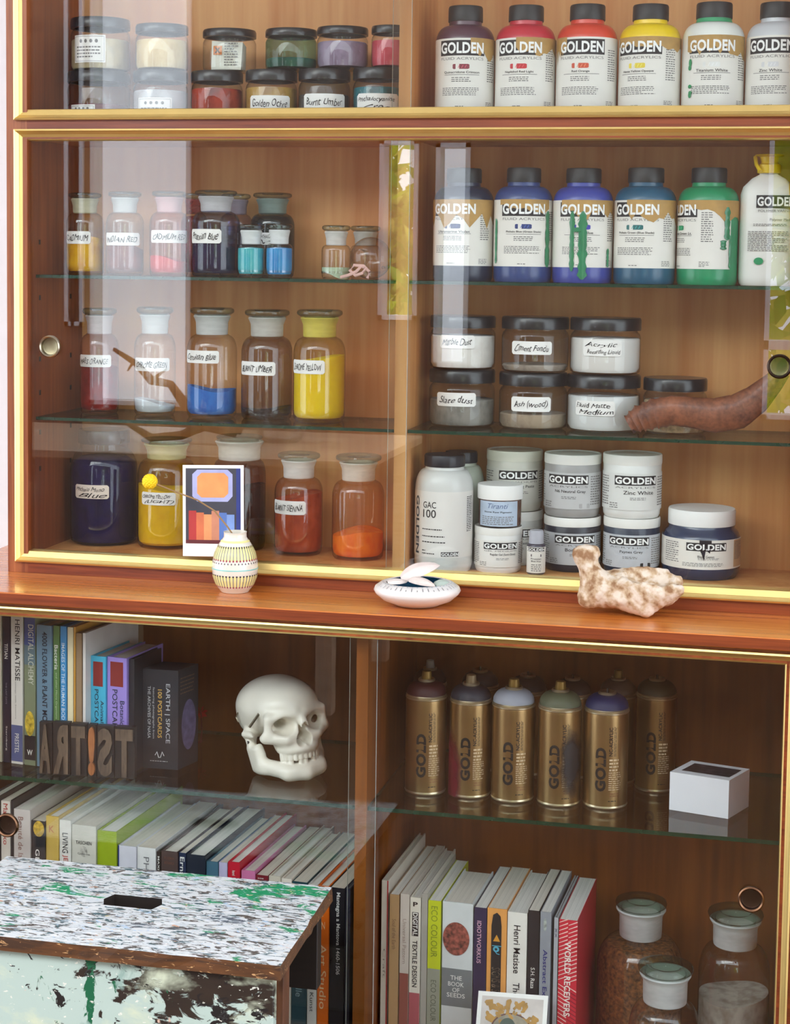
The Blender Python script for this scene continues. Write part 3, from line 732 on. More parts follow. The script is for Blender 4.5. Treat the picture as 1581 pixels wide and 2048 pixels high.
for i, (x0, x1, yt, col, nm, sw, off, gd, lb, k) in enumerate(tops):
    xm = (x0 + x1) / 2; c, r = stand_y(xm, 130, x1 - x0, .085, ZT); r *= .968; h = rise(xm, yt + 2, c)
    paint_bottle(lb, c, r, h, col, nm, sw, off, gold=gd, seed=20 + i, group='paint bottles on the top tier', **k)
# ------------------------------------------------------------------ middle shelf, left: stoppered pigment bottles
BG = 'stoppered pigment bottles on the upper glass shelf'
def sbot(x0, x1, yt, Y, Z, fill, level, label, group, ymid=470, **k):
    xm = (x0 + x1) / 2; c, r = stand_y(xm, ymid, x1 - x0, Y, Z); r *= .985; h = rise(xm, yt + 2, c)
    lab = k.get('lab')
    if lab and 'px' in lab:
        a, b, p, q = lab['px']; pm = ppm(c); phi = math.asin(max(-.9, min(.9, ((a + b) / 2 - xm) / ((x1 - x0) / 2)))); 
        ua, ub = [math.asin(max(-.97, min(.97, (t_ - xm) / ((x1 - x0) / 2)))) for t_ in (a, b)]
        lab['phi'] = (ua + ub) / 2; hw = (ub - ua) / 2 * r; lab['box'] = (-hw, hw, rise(xm, q, c), rise(xm, p, c))
    t = stopper_bottle('pigment_bottle', label, group, c, r, h, fill, level, **k); return c, r, h
YF = .10
sbot(132, 208, 384, YF, S1, powder((240, 186, 24), (214, 150, 10)), .42, 'yellow-filled stoppered bottle at the left end of the upper glass shelf', BG, lab=dict(px=(134, 181, 463, 488), lines=['CADMIUM']), tint=(250, 244, 214), neck=(214, 210, 180), seed=1)
sbot(212, 288, 382, YF, S1, powder((150, 96, 90), (112, 62, 58)), .34, 'bottle of dull red-brown pigment between the yellow and the pink bottles', BG, lab=dict(px=(212, 279, 466, 491), lines=['INDIAN RED']), seed=2)
sbot(299, 378, 381, YF, S1, powder((226, 76, 74), (206, 50, 50)), .2, 'bottle with a little coral red pigment and a pink dusted neck', BG, lab=dict(px=(303, 374, 461, 486), lines=['CADMIUM RED']), tint=(250, 206, 206), neck=(232, 190, 194), seed=3)
sbot(383, 481, 379, YF - .01, S1, powder((30, 28, 74), (18, 18, 52)), .45, 'large bottle of dark blue pigment beside two small turquoise bottles', BG, lab=dict(px=(384, 443, 459, 487), lines=['Prussian Blue']), tint=(142, 148, 206), neck=(206, 206, 210), seed=4)
sbot(362, 416, 385, .182, S1, powder((150, 26, 34), (120, 16, 22)), .9, 'red-filled bottle mostly hidden behind the large dark blue one', BG, neck=(150, 40, 44), seed=5)
sbot(438, 506, 386, .18, S1, powder((70, 50, 84), (52, 36, 66)), .62, 'purple-grey bottle behind the large dark blue one', BG, tint=(206, 190, 214), neck=(150, 140, 160), seed=6)
sbot(500, 590, 384, .17, S1, powder((20, 58, 62), (12, 38, 42)), .80, 'dark green bottle standing behind the two small turquoise ones', BG, lab=dict(px=(520, 544, 466, 490), lines=['PHTHALO', 'V']), tint=(110, 150, 150), neck=(132, 158, 154), seed=7)
SG = 'small stoppered bottles on the upper glass shelf'
sm_ = dict(nr=.70, fr=(.095, .36, .48), disc=.98)
sbot(475, 530, 447, .07, S1, powder((74, 190, 196), (40, 170, 190)), .58, 'small bottle of turquoise pigment, left of the two in front', SG, neck=(244, 246, 246), ymid=510, seed=8, **sm_)
sbot(532, 586, 446, .07, S1, powder((40, 150, 214), (28, 126, 196)), .58, 'small bottle of sky blue pigment, right of the two in front', SG, neck=(246, 248, 248), ymid=510, seed=9, **sm_)
sbot(643, 702, 449, .08, S1, P((190, 210, 176), .5), .07, 'small empty clear bottle with a green scrap inside', SG, neck=(226, 224, 220), ymid=510, seed=10, **sm_)
sbot(700, 762, 450, .191, S1, None, 0, 'small empty clear bottle behind the round glass flask', SG, neck=(222, 220, 214), ymid=510, seed=11, **sm_)
c, r = stand_y(742, 508, 86, .09, S1)
fl = thing('glass_flask', 'round clear glass flask lying on its side with handwriting on it', 'flask', c, face_cam(c) + .5)
mb = MB(); R = r * .98; mb.lathe([(R * math.sin(a), R - R * math.cos(a)) for a in [.02 + k * (math.pi - .45) / 16 for k in range(17)]] + [(R * .42, R * 1.95), (R * .40, R * 2.2), (R * .46, R * 2.25)], glass((250, 248, 246), 1.3, .6), 40)
mb.v = [(x, -(z - R) if True else 0, R + y) for x, y, z in mb.v]; mb.v = [(x, -y, z) for x, y, z in mb.v]
mb.build('bulb', fl)
mb = MB(); mp = plane((0, -R * 1.0, R), (1, 0, 0), (0, 0, 1), (0, -1, 0))
def sph(u, v, e=0): a, b = u / R + .3, v / R - .35; return ((R + e) * math.sin(a) * math.cos(b), -(R + e) * math.cos(a) * math.cos(b), R + (R + e) * math.sin(b))
mb.text(sph, 'COSM', .006, -.002, .026, .006, INK, .0006, .01, .3, 2); mb.build('handwriting', fl)
c = stand_y(712, 545, 30, .036, S1)[0]
mb = MB(); PK = P((222, 178, 168), .6, var=.15)
rn = random.Random(4); pts = [(-.024, 0, .003), (-.012, -.004, .006), (.0, .002, .012), (.008, .006, .020), (.016, .0, .018), (.012, -.006, .010), (.0, -.003, .006), (-.010, .004, .014), (-.004, .006, .022), (.012, .004, .021), (.022, .0, .012), (.019, -.003, .002)]
mb.tube(pts, .0026, PK, 6); mb.v = [(x, y * .6, max(z, .0003)) for x, y, z in mb.v]
tag(mb.build('twisted_ribbon', loc=(c[0], c[1] + .0, S1)), 'twisted pink paper ribbon in front of the round glass flask', 'ribbon')
# ------------------------------------------------------------------ upper glass shelf, right
G, BL = (28, 128, 84), (20, 120, 74)
mids = [
    (866, 989, 335, (34, 44, 66), 'Ultramarine Violet', (40, 56, 110), -.36, (-1.2, 1.9, .20, .22), 'dark navy paint bottle first on the upper glass shelf beside the divider', {}),
    (987, 1107, 334, (52, 72, 126), 'Phthalo Blue (Green Shade)', (40, 60, 120), .02, (-.9, 1.0, .06, .12), 'slate blue paint bottle with green drips down its right side', dict(drips=[(.95 * .045, .62, .13, .006, G, 5), (-1.1 * .045, .55, .16, .004, G, 6)])),
    (1105, 1228, 335, (62, 74, 158), 'Cobalt Blue', (60, 60, 180), -.02, (-.75, 1.4, .12, .18), 'violet blue paint bottle with a broad green drip down its label', dict(drips=[(-.016, .62, .1, .005, G, 7), (.0, .62, .03, .008, G, 8), (.044, .3, .14, .004, G, 9), (-.006, .48, .44, .012, G, 19)])),
    (1228, 1354, 334, (28, 86, 116), 'Phthalo Green (Blue Shade)', (30, 110, 110), -.32, (-.3, 2.2, .16, .20), 'petrol blue paint bottle between the violet blue and the green ones', {}),
    (1355, 1479, 334, (24, 142, 94), 'Permanent Green Lt.', (30, 150, 100), -.92, (-.3, 2.6, .10, .18), 'green paint bottle with a green trickle down its turned label', dict(drips=[(.030, .66, .38, .006, G, 11), (.036, .42, .14, .003, G, 12), (.024, .38, .3, .006, G, 13)])),
]
for i, (x0, x1, yt, col, nm, sw, off, gd, lb, k) in enumerate(mids):
    xm = (x0 + x1) / 2; c, r = stand_y(xm, 450, x1 - x0, .085, S1); r *= .968; h = rise(xm, yt + 2, c)
    paint_bottle(lb, c, r, h, col, nm, sw, off, gold=gd, seed=40 + i, group='paint bottles on the upper glass shelf', **k)
c, r = stand_y(1536, 450, 122, .09, S1); h = rise(1536, 344, c); r *= .91
t = thing('paint_jug', 'white square-shouldered paint jug with a yellow nozzle beside the green paint bottle', 'jug', c, face_cam(c))
mb = MB(); JW = P((240, 238, 232), .4, var=.02)
def sq(rx, z, n=40): return [(rx * math.copysign(abs(math.sin(6.28319 * k / n)) ** .6, math.sin(6.28319 * k / n)), -rx * .7 * math.copysign(abs(math.cos(6.28319 * k / n)) ** .6, math.cos(6.28319 * k / n)), z) for k in range(n)]
rings = [sq(r * .90, 0), sq(r * .97, .004), sq(r, .012), sq(r * .985, h * .80), sq(r * .90, h * .865), sq(r * .6, h * .94), sq(r * .34, h * .975), sq(r * .32, h)]
vs = [p for rg in rings for p in rg]; n = 40; fs = [(i * n + k, i * n + (k + 1) % n, (i + 1) * n + (k + 1) % n, (i + 1) * n + k) for i in range(len(rings) - 1) for k in range(n)]
mb.add(vs, fs + [tuple(range(n))[::-1]], JW, True); mb.build('body', t)
mb = MB(); YL = P((236, 200, 30), .35, var=.05)
mb.lathe([(r * .36, h * .985), (r * .42, h * .99), (r * .42, h * 1.06), (r * .30, h * 1.075), (r * .34, h * 1.13), (r * .52, h * 1.14), (r * .5, h * 1.15), (.0005, h * 1.13)], YL, 30); mb.tube([(-r * .5, -.002, h * 1.13), (-r * .45, -.012, h * 1.06), (-r * .3, -.02, h * 1.0)], .003, YL); mb.build('nozzle', t)
fy = -r * .7 * 1.0; mp = plane((0, fy - .0006, 0), (1, 0, 0), (0, 0, 1), (0, -1, 0)); mb = MB()
golden_bar(mb, mp, .012, h * .735, r * 1.4, h * .11, .0006); mb.text(mp, 'POLYMER VARNISH', .012, h * .655, r * 1.25, h * .022, GREYINK, .0006); mb.text(mp, 'Polymer Medium', .022, h * .575, r * .9, h * .028, INK, .0006)
mb.micro(mp, -r * .68, r * .75, h * .30, h * .48, 12, GREYINK, .0006, 3); mb.micro(mp, -r * .5, r * .7, h * .52, h * .545, 2, GREYINK, .0006, 4)
mb.disc(mp, -r * .28, h * .215, r * .17, h * .032, P((30, 150, 96), .4), .0012, 14); mb.build('label', t)
mb = MB(); mb.cols(mp, [(.030, h * .86, h * .90), (.032, h * .62, h * .99), (.036, h * .47, h * .98), (.041, h * .66, h * .96), (.043, h * .8, h * .9)], YL, .001)
mb.v = [(x, y + (max(0, z - h * .8) * .55), z) for x, y, z in mb.v]; mb.build('paint_drip', t)

# ------------------------------------------------------------------ lower glass shelf, left
B2 = 'stoppered pigment bottles on the lower glass shelf'
Y2 = .135
sbot(160, 238, 614, Y2, S2, powder((158, 34, 26), (120, 22, 18)), .46, 'bottle of deep red-orange pigment at the left end of the lower glass shelf', B2, ymid=740, lab=dict(px=(160, 222, 708, 732), lines=['MARS ORANGE']), tint=(236, 200, 196), neck=(214, 204, 204), seed=21)
sbot(268, 352, 612, Y2, S2, P((206, 214, 218), .7, var=.1), .12, 'nearly empty clear bottle with a green-named label next to the red-orange one', B2, ymid=740, lab=dict(px=(271, 339, 714, 740), lines=['CHROME GREEN']), seed=22)
sbot(373, 475, 613, Y2 - .005, S2, powder((44, 116, 200), (30, 90, 176)), .27, 'clear bottle with a layer of bright blue pigment at its bottom', B2, ymid=740, lab=dict(px=(374, 438, 699, 724), lines=['Cerulean Blue']), neck=(212, 216, 214), seed=23)
sbot(482, 586, 617, Y2 - .005, S2, powder((64, 40, 24), (40, 26, 18)), .10, 'brown-smeared bottle with a little dark umber, between bright blue and yellow', B2, ymid=740, lab=dict(px=(483, 551, 721, 748), lines=['BURNT UMBER']), tint=(188, 170, 150), neck=(206, 204, 196), seed=24)
sbot(586, 692, 617, Y2 - .01, S2, powder((250, 222, 10), (244, 208, 6)), .56, 'bottle of vivid yellow pigment at the right end of the lower left shelf', B2, ymid=740, lab=dict(px=(587, 650, 718, 745), lines=['CHROME YELLOW']), tint=(250, 240, 180), neck=(226, 210, 90), seed=25)
# ------------------------------------------------------------------ lower glass shelf, right: clear jars
J2 = 'wide jars with black lids on the lower glass shelf'
def sjar(x0, x1, yt, Y, Z, fill, lv, label, ymid=790, **k):
    xm = (x0 + x1) / 2; c, r = stand_y(xm, ymid, x1 - x0, Y, Z); r *= .985; h = rise(xm, yt + 4, c)
    lab = k.get('lab')
    if lab and 'px' in lab:
        a, b, p, q = lab['px']; ua, ub = [math.asin(max(-.97, min(.97, (t_ - xm) / ((x1 - x0) / 2)))) for t_ in (a, b)]
        lab['phi'] = (ua + ub) / 2; hw = (ub - ua) / 2 * r; lab['box'] = (-hw, hw, rise(xm, q, c), rise(xm, p, c))
    wide_jar('storage_jar', label, J2, c, r, h, fill, lv, **k); return c, r, h
LO = [
    (857, 992, 734, powder((150, 146, 138), (120, 116, 108)), .72, 'jar of grey slate dust, lowest of the stack beside the divider', dict(lab=dict(px=(875, 952, 781, 808), lines=['Slate dust']), seed=31)),
    (997, 1137, 740, powder((176, 158, 134), (140, 122, 104)), .42, 'jar of pale ash, lowest of the middle stack', dict(lab=dict(px=(1024, 1102, 789, 818), lines=['Ash (wood)']), seed=32)),
    (1133, 1283, 744, P((232, 234, 232), .3, var=.04, scale=20), .95, 'jar of white liquid medium with a two-line label, below the other white jar', dict(lab=dict(px=(1153, 1231, 797, 826), lines=['Fluid Matte', 'Medium']), seed=33)),
    (1286, 1416, 751, P((206, 180, 140), .8, var=.35, scale=130, bump=1.0), .9, 'jar of cream shell flakes standing alone behind the ridged brown horn', dict(seed=34)),
]
UPJ = [
    (859, 993, 627, powder((238, 234, 226), (224, 216, 206)), .95, 'jar of white marble dust, top of the stack beside the divider', dict(lab=dict(px=(881, 950, 668, 694), lines=['Marble Dust']), seed=35)),
    (1002, 1140, 629, powder((168, 156, 142), (134, 122, 110)), .22, 'jar with a little grey cement, top of the middle stack', dict(lab=dict(px=(1025, 1104, 680, 706), lines=['Ciment Fondu']), seed=36)),
    (1139, 1284, 631, P((238, 236, 230), .3, var=.03, scale=20), .96, 'jar of white acrylic liquid, uppermost white jar of the right stack', dict(lab=dict(px=(1168, 1244, 677, 709), lines=['Acrylic', 'Retarding Liquid']), seed=37)),
]
lowj = []
for x0, x1, yt, f, lv, lb, k in LO: lowj.append(sjar(x0, x1, yt, .125, S2, f, lv, lb, lidf=.24, **k))
for (x0, x1, yt, f, lv, lb, k), (c0, r0, h0) in zip(UPJ, lowj): sjar(x0, x1, yt, c0[1], S2 + h0 + .0005, f, lv, lb, lidf=.235, ymid=690, **k)
# ridged horn lying on the shelf
Yh = .04
hp = [(1258, 850), (1280, 838), (1310, 828), (1345, 822), (1385, 826), (1430, 832), (1475, 824), (1512, 800), (1545, 768), (1572, 738)]
hr = [19, 27, 31, 30, 31, 35, 36, 30, 22, 14]
HORN = wood('brown_horn', (84, 40, 22), (150, 88, 58), (30, 30, 30), .5, .2)
pts = []; rad = []
for i in range(len(hp) - 1):
    for k in range(6):
        f = k / 6; x = hp[i][0] + (hp[i + 1][0] - hp[i][0]) * f; y = hp[i][1] + (hp[i + 1][1] - hp[i][1]) * f; rr = hr[i] + (hr[i + 1] - hr[i]) * f
        s_ = i * 6 + k; rg = 1 + (.20 * (s_ % 3 == 0) - .09) * max(0, 1 - s_ / 24)
        pts.append(on_y(x, y, Yh + .010 + max(0, x - 1420) * .00004)); rad.append(rr * rg / ppm(pts[-1]))
mb = MB(); mb.tube(pts, rad, HORN, 18, close=False)
o0 = np.array(pts[0]); mb.v = [(x, Yh + .03 + (y - Yh - .03) * .6, z) for x, y, z in mb.v]
lift = S2 + .0003 - min(p[2] for p in mb.v)
hn = thing('ridged_horn', 'curved brown animal horn with a ridged open end lying in front of the shell jar', 'horn', (pts[8][0], Yh, S2))
mb.v = [(x, y, z + max(0, lift)) for x, y, z in mb.v]
mb.build('horn_shell', hn, world=True)
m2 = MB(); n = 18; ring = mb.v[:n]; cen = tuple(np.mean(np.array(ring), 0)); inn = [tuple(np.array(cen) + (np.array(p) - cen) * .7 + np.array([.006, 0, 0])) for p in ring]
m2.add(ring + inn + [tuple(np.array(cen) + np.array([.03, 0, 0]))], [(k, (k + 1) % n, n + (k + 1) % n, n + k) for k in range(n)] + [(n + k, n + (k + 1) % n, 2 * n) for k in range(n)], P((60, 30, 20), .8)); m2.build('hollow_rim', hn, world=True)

# ------------------------------------------------------------------ bottom tier, left
FZ = FLOOR2 + .0005
def keep_in(c, r, lo=-1.190, hi=.022):
    c[1] = min(max(c[1], .026 + r), .217 - r); c[0] = min(max(c[0], lo + r + .001), hi - r); return c
B3 = 'pigment bottles on the cabinet floor'
def fbot(x0, x1, ybot, yt, fill, lv, label, Y=None, build=stopper_bottle, **k):
    xm = (x0 + x1) / 2
    c, r = stand(xm, ybot, x1 - x0, FZ) if Y is None else stand_y(xm, ybot, x1 - x0, Y, FZ)
    r *= .975; keep_in(c, r, -1.190, DX0 - .001); h = rise(xm, yt + 4, c); lab = k.get('lab')
    if lab and 'px' in lab:
        a, b, p, q = lab['px']; ua, ub = [math.asin(max(-.97, min(.97, (t_ - xm) / ((x1 - x0) / 2)))) for t_ in (a, b)]
        lab['phi'] = (ua + ub) / 2; hw = (ub - ua) / 2 * r; lab['box'] = (-hw, hw, rise(xm, q, c), rise(xm, p, c))
    build('pigment_bottle', label, B3, c, r, h, fill, lv, **k); return c, r, h
def lidded(name, label, group, c, r, h, fill, lv, lab=None, seed=1, **k):
    t = thing(name, label, 'jar', c, face_cam(c), group)
    pr = [(.001, .001), (r * .9, .001), (r * .98, .005), (r, .014), (r, h * .66), (r * .97, h * .72), (r * .86, h * .79), (r * .72, h * .83), (r * .70, h * .90)]
    mb = MB(); mb.lathe(pr, glass((214, 214, 240)), 48); mb.build('jar', t)
    mb = MB(); mb.lathe([(.0005, .005), (r * .9, .005), (r * .96, .012), (r * .965, h * .66), (r * .93, h * .715), (r * .7, h * .76), (.0005, h * .765)], fill, 44); mb.build('contents', t)
    mb = MB(); mb.lathe([(r * .70, h * .88), (r * .76, h * .88), (r * .77, h * .89), (r * .77, h * .985), (r * .74, h), (.0005, h)], P((34, 36, 44), .25, coat=.3), 48); mb.build('lid', t)
    mb = MB(); mp = cyl(r * 1.002, lab['phi']); u0, u1, v0, v1 = lab['box']; hand_label(mb, mp, u0, u1, v0, v1, lab['lines'], seed, P((236, 222, 210), .7, var=.03)); mb.build('label', t)
fbot(140, 276, 1094, 854, powder((28, 20, 78), (20, 14, 56)), .8, 'big jar of dark blue-violet pigment with a dark lid in the left corner', build=lidded, lab=dict(px=(152, 218, 962, 989), lines=['Phthalo Mono', 'Blue']), seed=41)
fbot(274, 392, 1101, 872, powder((254, 214, 16), (242, 196, 8)), .56, 'large bottle of golden yellow pigment behind the round yellow flower', lab=dict(px=(284, 351, 978, 1003), lines=['CHROME YELLOW', '(LIGHT)']), tint=(240, 226, 130), neck=(214, 206, 150), nr=.68, fr=(.04, .18, .34), seed=42)
fbot(424, 532, 1090, 866, powder((84, 34, 16), (56, 24, 12)), .55, 'dark brown bottle with a wide white neck hidden behind the art card', Y=.165, tint=(176, 120, 90), neck=(232, 228, 220), nr=.80, fr=(.04, .21, .36), seed=43)
fbot(547, 646, 1114, 901, powder((190, 86, 40), (160, 62, 26)), .58, 'bottle of burnt orange-brown pigment with a white label', lab=dict(px=(546, 611, 996, 1023), lines=['BURNT SIENNA']), tint=(244, 214, 196), neck=(240, 234, 228), seed=44)
fbot(662, 769, 1124, 905, powder((255, 142, 30), (244, 104, 16)), .245, 'bottle one quarter full of bright orange pigment beside the divider', tint=(255, 226, 196), neck=(244, 232, 218), seed=45)

# art card leaning on the glass
A_, B_, C_, D_ = on_y(366, 1112, -.0095), on_y(488, 1114, -.0095), on_y(497, 935, .002), on_y(372, 930, .002)
t = thing('art_card', 'white-bordered art card in dark, orange and red leaning on the glass behind the vase', 'postcard', tuple((A_ + B_) / 2))
def card(t, A_, B_, D_, art, th=.0006):
    A_ = np.array(A_); u = np.array(B_) - A_; lu = np.linalg.norm(u); v = np.array(D_) - A_; v = v - u * (v @ u) / (u @ u); lv = np.linalg.norm(v); u /= lu; v /= lv; n_ = np.cross(u, v)
    if n_[1] > 0: n_ = -n_
    mp = plane(A_, u, v, n_); mb = MB()
    vs = [mp(0, 0), mp(lu, 0), mp(lu, lv), mp(0, lv), mp(0, 0, -th), mp(lu, 0, -th), mp(lu, lv, -th), mp(0, lv, -th)]
    mb.add(vs, [(0, 1, 2, 3), (7, 6, 5, 4), (4, 5, 1, 0), (5, 6, 2, 1), (6, 7, 3, 2), (7, 4, 0, 3)], PAPER); mb.build('card', t, world=True)
    mb = MB(); art(mb, mp, lu, lv); mb.build('picture', t, world=True)
def art1(mb, mp, a, b):
    mb.patch(mp, a * .05, a * .95, b * .14, b * .965, P((58, 58, 68), .5), 1, 1, .0003)
    mb.patch(mp, a * .88, a * .95, b * .14, b * .965, P((36, 50, 120), .5), 1, 1, .0005)
    mb.cols(mp, [(a * .16, b * .66, b * .90), (a * .24, b * .60, b * .95), (a * .74, b * .60, b * .95), (a * .82, b * .66, b * .90)], P((166, 170, 212), .5), .0005)
    mb.cols(mp, [(a * .24, b * .69, b * .87), (a * .31, b * .645, b * .915), (a * .68, b * .645, b * .915), (a * .75, b * .69, b * .87)], P((228, 150, 88), .5, var=.1), .0007)
    for i, c_ in enumerate([(176, 50, 48), (206, 110, 70), (224, 150, 96), (196, 130, 100), (84, 116, 180), (120, 150, 204)]):
        mb.patch(mp, a * (.10 + .125 * i), a * (.10 + .125 * (i + 1)), b * .18, b * (.50 - .02 * (i % 3)), P(c_, .5, var=.1), 1, 1, .0006)
    mb.patch(mp, a * .05, a * .95, b * .14, b * .18, P((96, 30, 36), .5), 1, 1, .0005)
card(t, A_, B_, D_, art1)

# ------------------------------------------------------------------ bottom tier, right
def ftub(x0, x1, ybot, yt, Y=None, Z=None):
    xm = (x0 + x1) / 2
    c, r = stand(xm, ybot, x1 - x0, FZ) if Y is None else stand_y(xm, ybot, x1 - x0, Y, FZ if Z is None else Z)
    r *= .955; keep_in(c, r, DX1 + .001); return c, r, rise(xm, yt + 3, c)
def gac(label, x0, x1, ybot, yt, Y=None, plain=False, seed=1):
    c, r, h = ftub(x0, x1, ybot, yt, Y)
    t = thing('medium_bottle', label, 'bottle', c, face_cam(c), 'wide plastic medium bottles with black caps')
    B = P((214, 214, 210) if not plain else (196, 200, 184), .3, coat=.1, var=.03)
    pr = [(.001, .003), (r * .85, .003), (r * .94, 0), (r, .010), (r, h * .70)]
    for k in range(1, 9):
        a = k / 8 * math.pi / 2; pr.append((r * (.68 + .32 * math.cos(a)), h * (.70 + .175 * math.sin(a))))
    pr.append((r * .66, h * .90))
    mb = MB(); mb.lathe(pr, B, 52, wob=lambda a, z: 1 + (.012 * math.sin(26 * a) if z < h * .11 and z > .001 else 0)); mb.build('body', t)
    mb = MB(); mb.lathe([(r * .6, h * .9), (r * .69, h * .9), (r * .70, h * .91), (r * .70, h * .985), (r * .67, h), (.0005, h)], P((22, 24, 34), .4), 60, wob=lambda a, z: 1 + .01 * math.sin(40 * a)); mb.build('cap', t)
    if plain: return
    mb = MB(); mp = cyl(r * 1.003, -.10)
    mb.patch(mp, -1.9 * r, 1.5 * r, h * .135, h * .70, P((230, 226, 220), .5, var=.02), 50, 1, .0003)
    mb.text(mp, 'GAC', -.42 * r, h * .585, .50 * r, h * .055, INK, .0006, .006); mb.text(mp, '100', -.42 * r, h * .51, .50 * r, h * .07, INK, .0006, .006)
    m3 = lambda u, v, e=0: mp(-.98 * r + v, h * .665 - u, e)
    mb.text(m3, 'GOLDEN', h * .26, 0, h * .50, r * .22, P((50, 70, 86), .5), .0007, .03)
    for k, (vv, wd) in enumerate(((.375, .75), (.315, .85), (.265, .9), (.19, .15), (.165, .5))): mb.micro(mp, -.70 * r, (-.70 + wd) * r, h * (vv - .008), h * (vv + .008), 1, INK, .0006, seed + k, .55, .003)
    golden_bar(mb, mp, .33 * r, h * .165, .62 * r, h * .038)
    mb.micro(mp, .98 * r, 1.30 * r, h * .35, h * .66, 20, INK, .0006, 9); mb.build('label', t)
gac('large white plastic bottle with black cap printed with large lettering, at the divider', 826, 947, 1146, 905, Y=.074, seed=3)
gac('second black-capped plastic bottle, mostly hidden behind the front one at the divider', 872, 968, 1120, 899, Y=.172, plain=True)
TB = 'round white-lidded tubs on the cabinet floor'
def ntub(lb, x0, x1, ybot, yt, col, nm, Y=None, Z=None, **k):
    c, r, h = ftub(x0, x1, ybot, yt, Y, Z); tub(lb, c, r, h, col, nm, group=TB, **k); return c, r, h
b1 = ntub('tub of black paint below the neutral grey tub', 1084, 1203, 1146, 1026, (30, 32, 46), 'Bone Black', off=.12, swatch=(20, 20, 24), seed=51, paper=P((190, 192, 196), .45, var=.02))
b2 = ntub('tub of blue-black paint below the white paint tub', 1203, 1321, 1153, 1028, (44, 54, 74), 'Paynes Grey', off=-.10, swatch=(26, 28, 34), seed=52, paper=P((196, 200, 206), .45, var=.02))
b0 = ntub('white tub half hidden behind the small jars, lowest of its stack', 972, 1088, 1125, 1014, (206, 206, 200), 'Molding Paste', Y=.176, seed=53, sub='GEL MEDIUMS', paper=P((214, 212, 204), .5))
ntub('tub of grey paint on top of the black paint tub', 1085, 1204, 1026, 902, (160, 158, 156), 'N6 Neutral Gray', Y=b1[0][1], Z=FZ + b1[2] + .0005, off=-.18, swatch=(170, 168, 168), seed=54, paper=P((196, 196, 196), .5, var=.02), lidf=.16)
ntub('tub of white paint on top of the blue-black tub', 1202, 1325, 1028, 903, (232, 232, 228), 'Zinc White', Y=b2[0][1], Z=FZ + b2[2] + .0005, off=.14, seed=55, paper=P((226, 226, 222), .5, var=.02), lidf=.16)
ntub('cream tub of modelling paste on top of its stack with a scuffed lid', 970, 1087, 1014, 895, (214, 210, 198), 'Molding Paste', Y=b0[0][1], Z=FZ + b0[2] + .0005, off=.18, seed=56, sub='GEL MEDIUMS', paper=P((216, 214, 204), .5, var=.02), lid=(232, 228, 214))
g1 = ntub('white tub of gel in front, below the little blue-labelled jar', 946, 1046, 1153, 1047, (232, 230, 226), 'Regular Gel (Semi-Gloss)', off=.12, Y=.088, seed=57, sub='GEL MEDIUMS', paper=P((236, 232, 226), .5, var=.02))
c, r, h = ftub(952, 1048, 1048, 964, g1[0][1], FZ + g1[2] + .0005)
t = thing('pigment_pot', 'small jar with white lid and pale blue label on top of the gel tub', 'jar', c, face_cam(c))
mb = MB(); mb.lathe([(.001, .001), (r * .9, .001), (r * .93, .004), (r * .93, h * .66), (r * .85, h * .7)], P((92, 62, 50), .2, coat=.3, var=.1), 44); mb.build('jar', t)
mb = MB(); mb.lathe([(r * .9, h * .66), (r * .985, h * .66), (r * .99, h * .68), (r * .99, h * .97), (r * .96, h), (.0005, h)], WHITE, 50); mb.build('lid', t)
mb = MB(); mp = cyl(r * .935, -.1); BLP = P((186, 202, 222), .5, var=.08)
mb.patch(mp, -.95 * r, .95 * r, h * .03, h * .63, BLP, 16, 1, .0004); mb.text(mp, 'Tiranti', 0, h * .52, r * .9, h * .12, P((90, 110, 150), .5), .0007, 0, .3); mb.text(mp, 'Stone Raw Pigment', 0, h * .37, r * 1.25, h * .05, INK, .0007, .01)
mb.micro(mp, -.75 * r, .75 * r, h * .06, h * .28, 5, GREYINK, .0007, 3); mb.build('label', t)
c, r, h = ftub(1052, 1092, 1153, 1057, .07)
t = thing('paint_bottle', 'tiny bottle of dark paint with a grey flip cap beside the gel tub', 'bottle', c, face_cam(c))
mb = MB(); mb.lathe([(.001, .001), (r * .85, .0), (r * .96, .003), (r * .97, h * .66), (r * .85, h * .70), (r * .6, h * .715)], P((48, 40, 60), .3, coat=.2), 36); mb.build('body', t)
mb = MB(); mb.lathe([(r * .6, h * .70), (r * .78, h * .70), (r * .74, h * .96), (r * .68, h), (.0005, h)], P((180, 180, 190), .35), 36); mb.build('cap', t)
mb = MB(); mp = cyl(r * .98, 0); mb.patch(mp, -1.35 * r, 1.35 * r, h * .05, h * .64, LABP, 20, 1, .0003); golden_bar(mb, mp, 0, h * .585, 2.0 * r, h * .085, .0006)
mb.cols(mp, [(-.55 * r, h * .43, h * .47), (-.5 * r, h * .42, h * .48), (.5 * r, h * .42, h * .48), (.55 * r, h * .43, h * .47)], P((44, 36, 60), .4), .0006)
mb.text(mp, 'Prussian', 0, h * .375, r * 1.1, h * .035, INK, .0006, .01); mb.text(mp, 'Blue Hue', 0, h * .32, r * 1.0, h * .035, INK, .0006, .01); mb.micro(mp, -.5 * r, .6 * r, h * .08, h * .26, 4, GREYINK, .0006, 8); mb.build('label', t)
c, r, h = ftub(1320, 1482, 1163, 1012)
t = thing('gesso_jar', 'wide squat jar of blue-black gesso with a white lid and a dark drip', 'jar', c, face_cam(c))
mb = MB(); BJ = P((40, 54, 84), .2, coat=.4, var=.08)
mb.lathe([(.001, .003), (r * .8, .003), (r * .9, 0), (r * .985, .008), (r, .02), (r, h * .52), (r * .985, h * .60), (r * .93, h * .67), (r * .85, h * .72), (r * .83, h * .78)], BJ, 56); mb.build('jar', t)
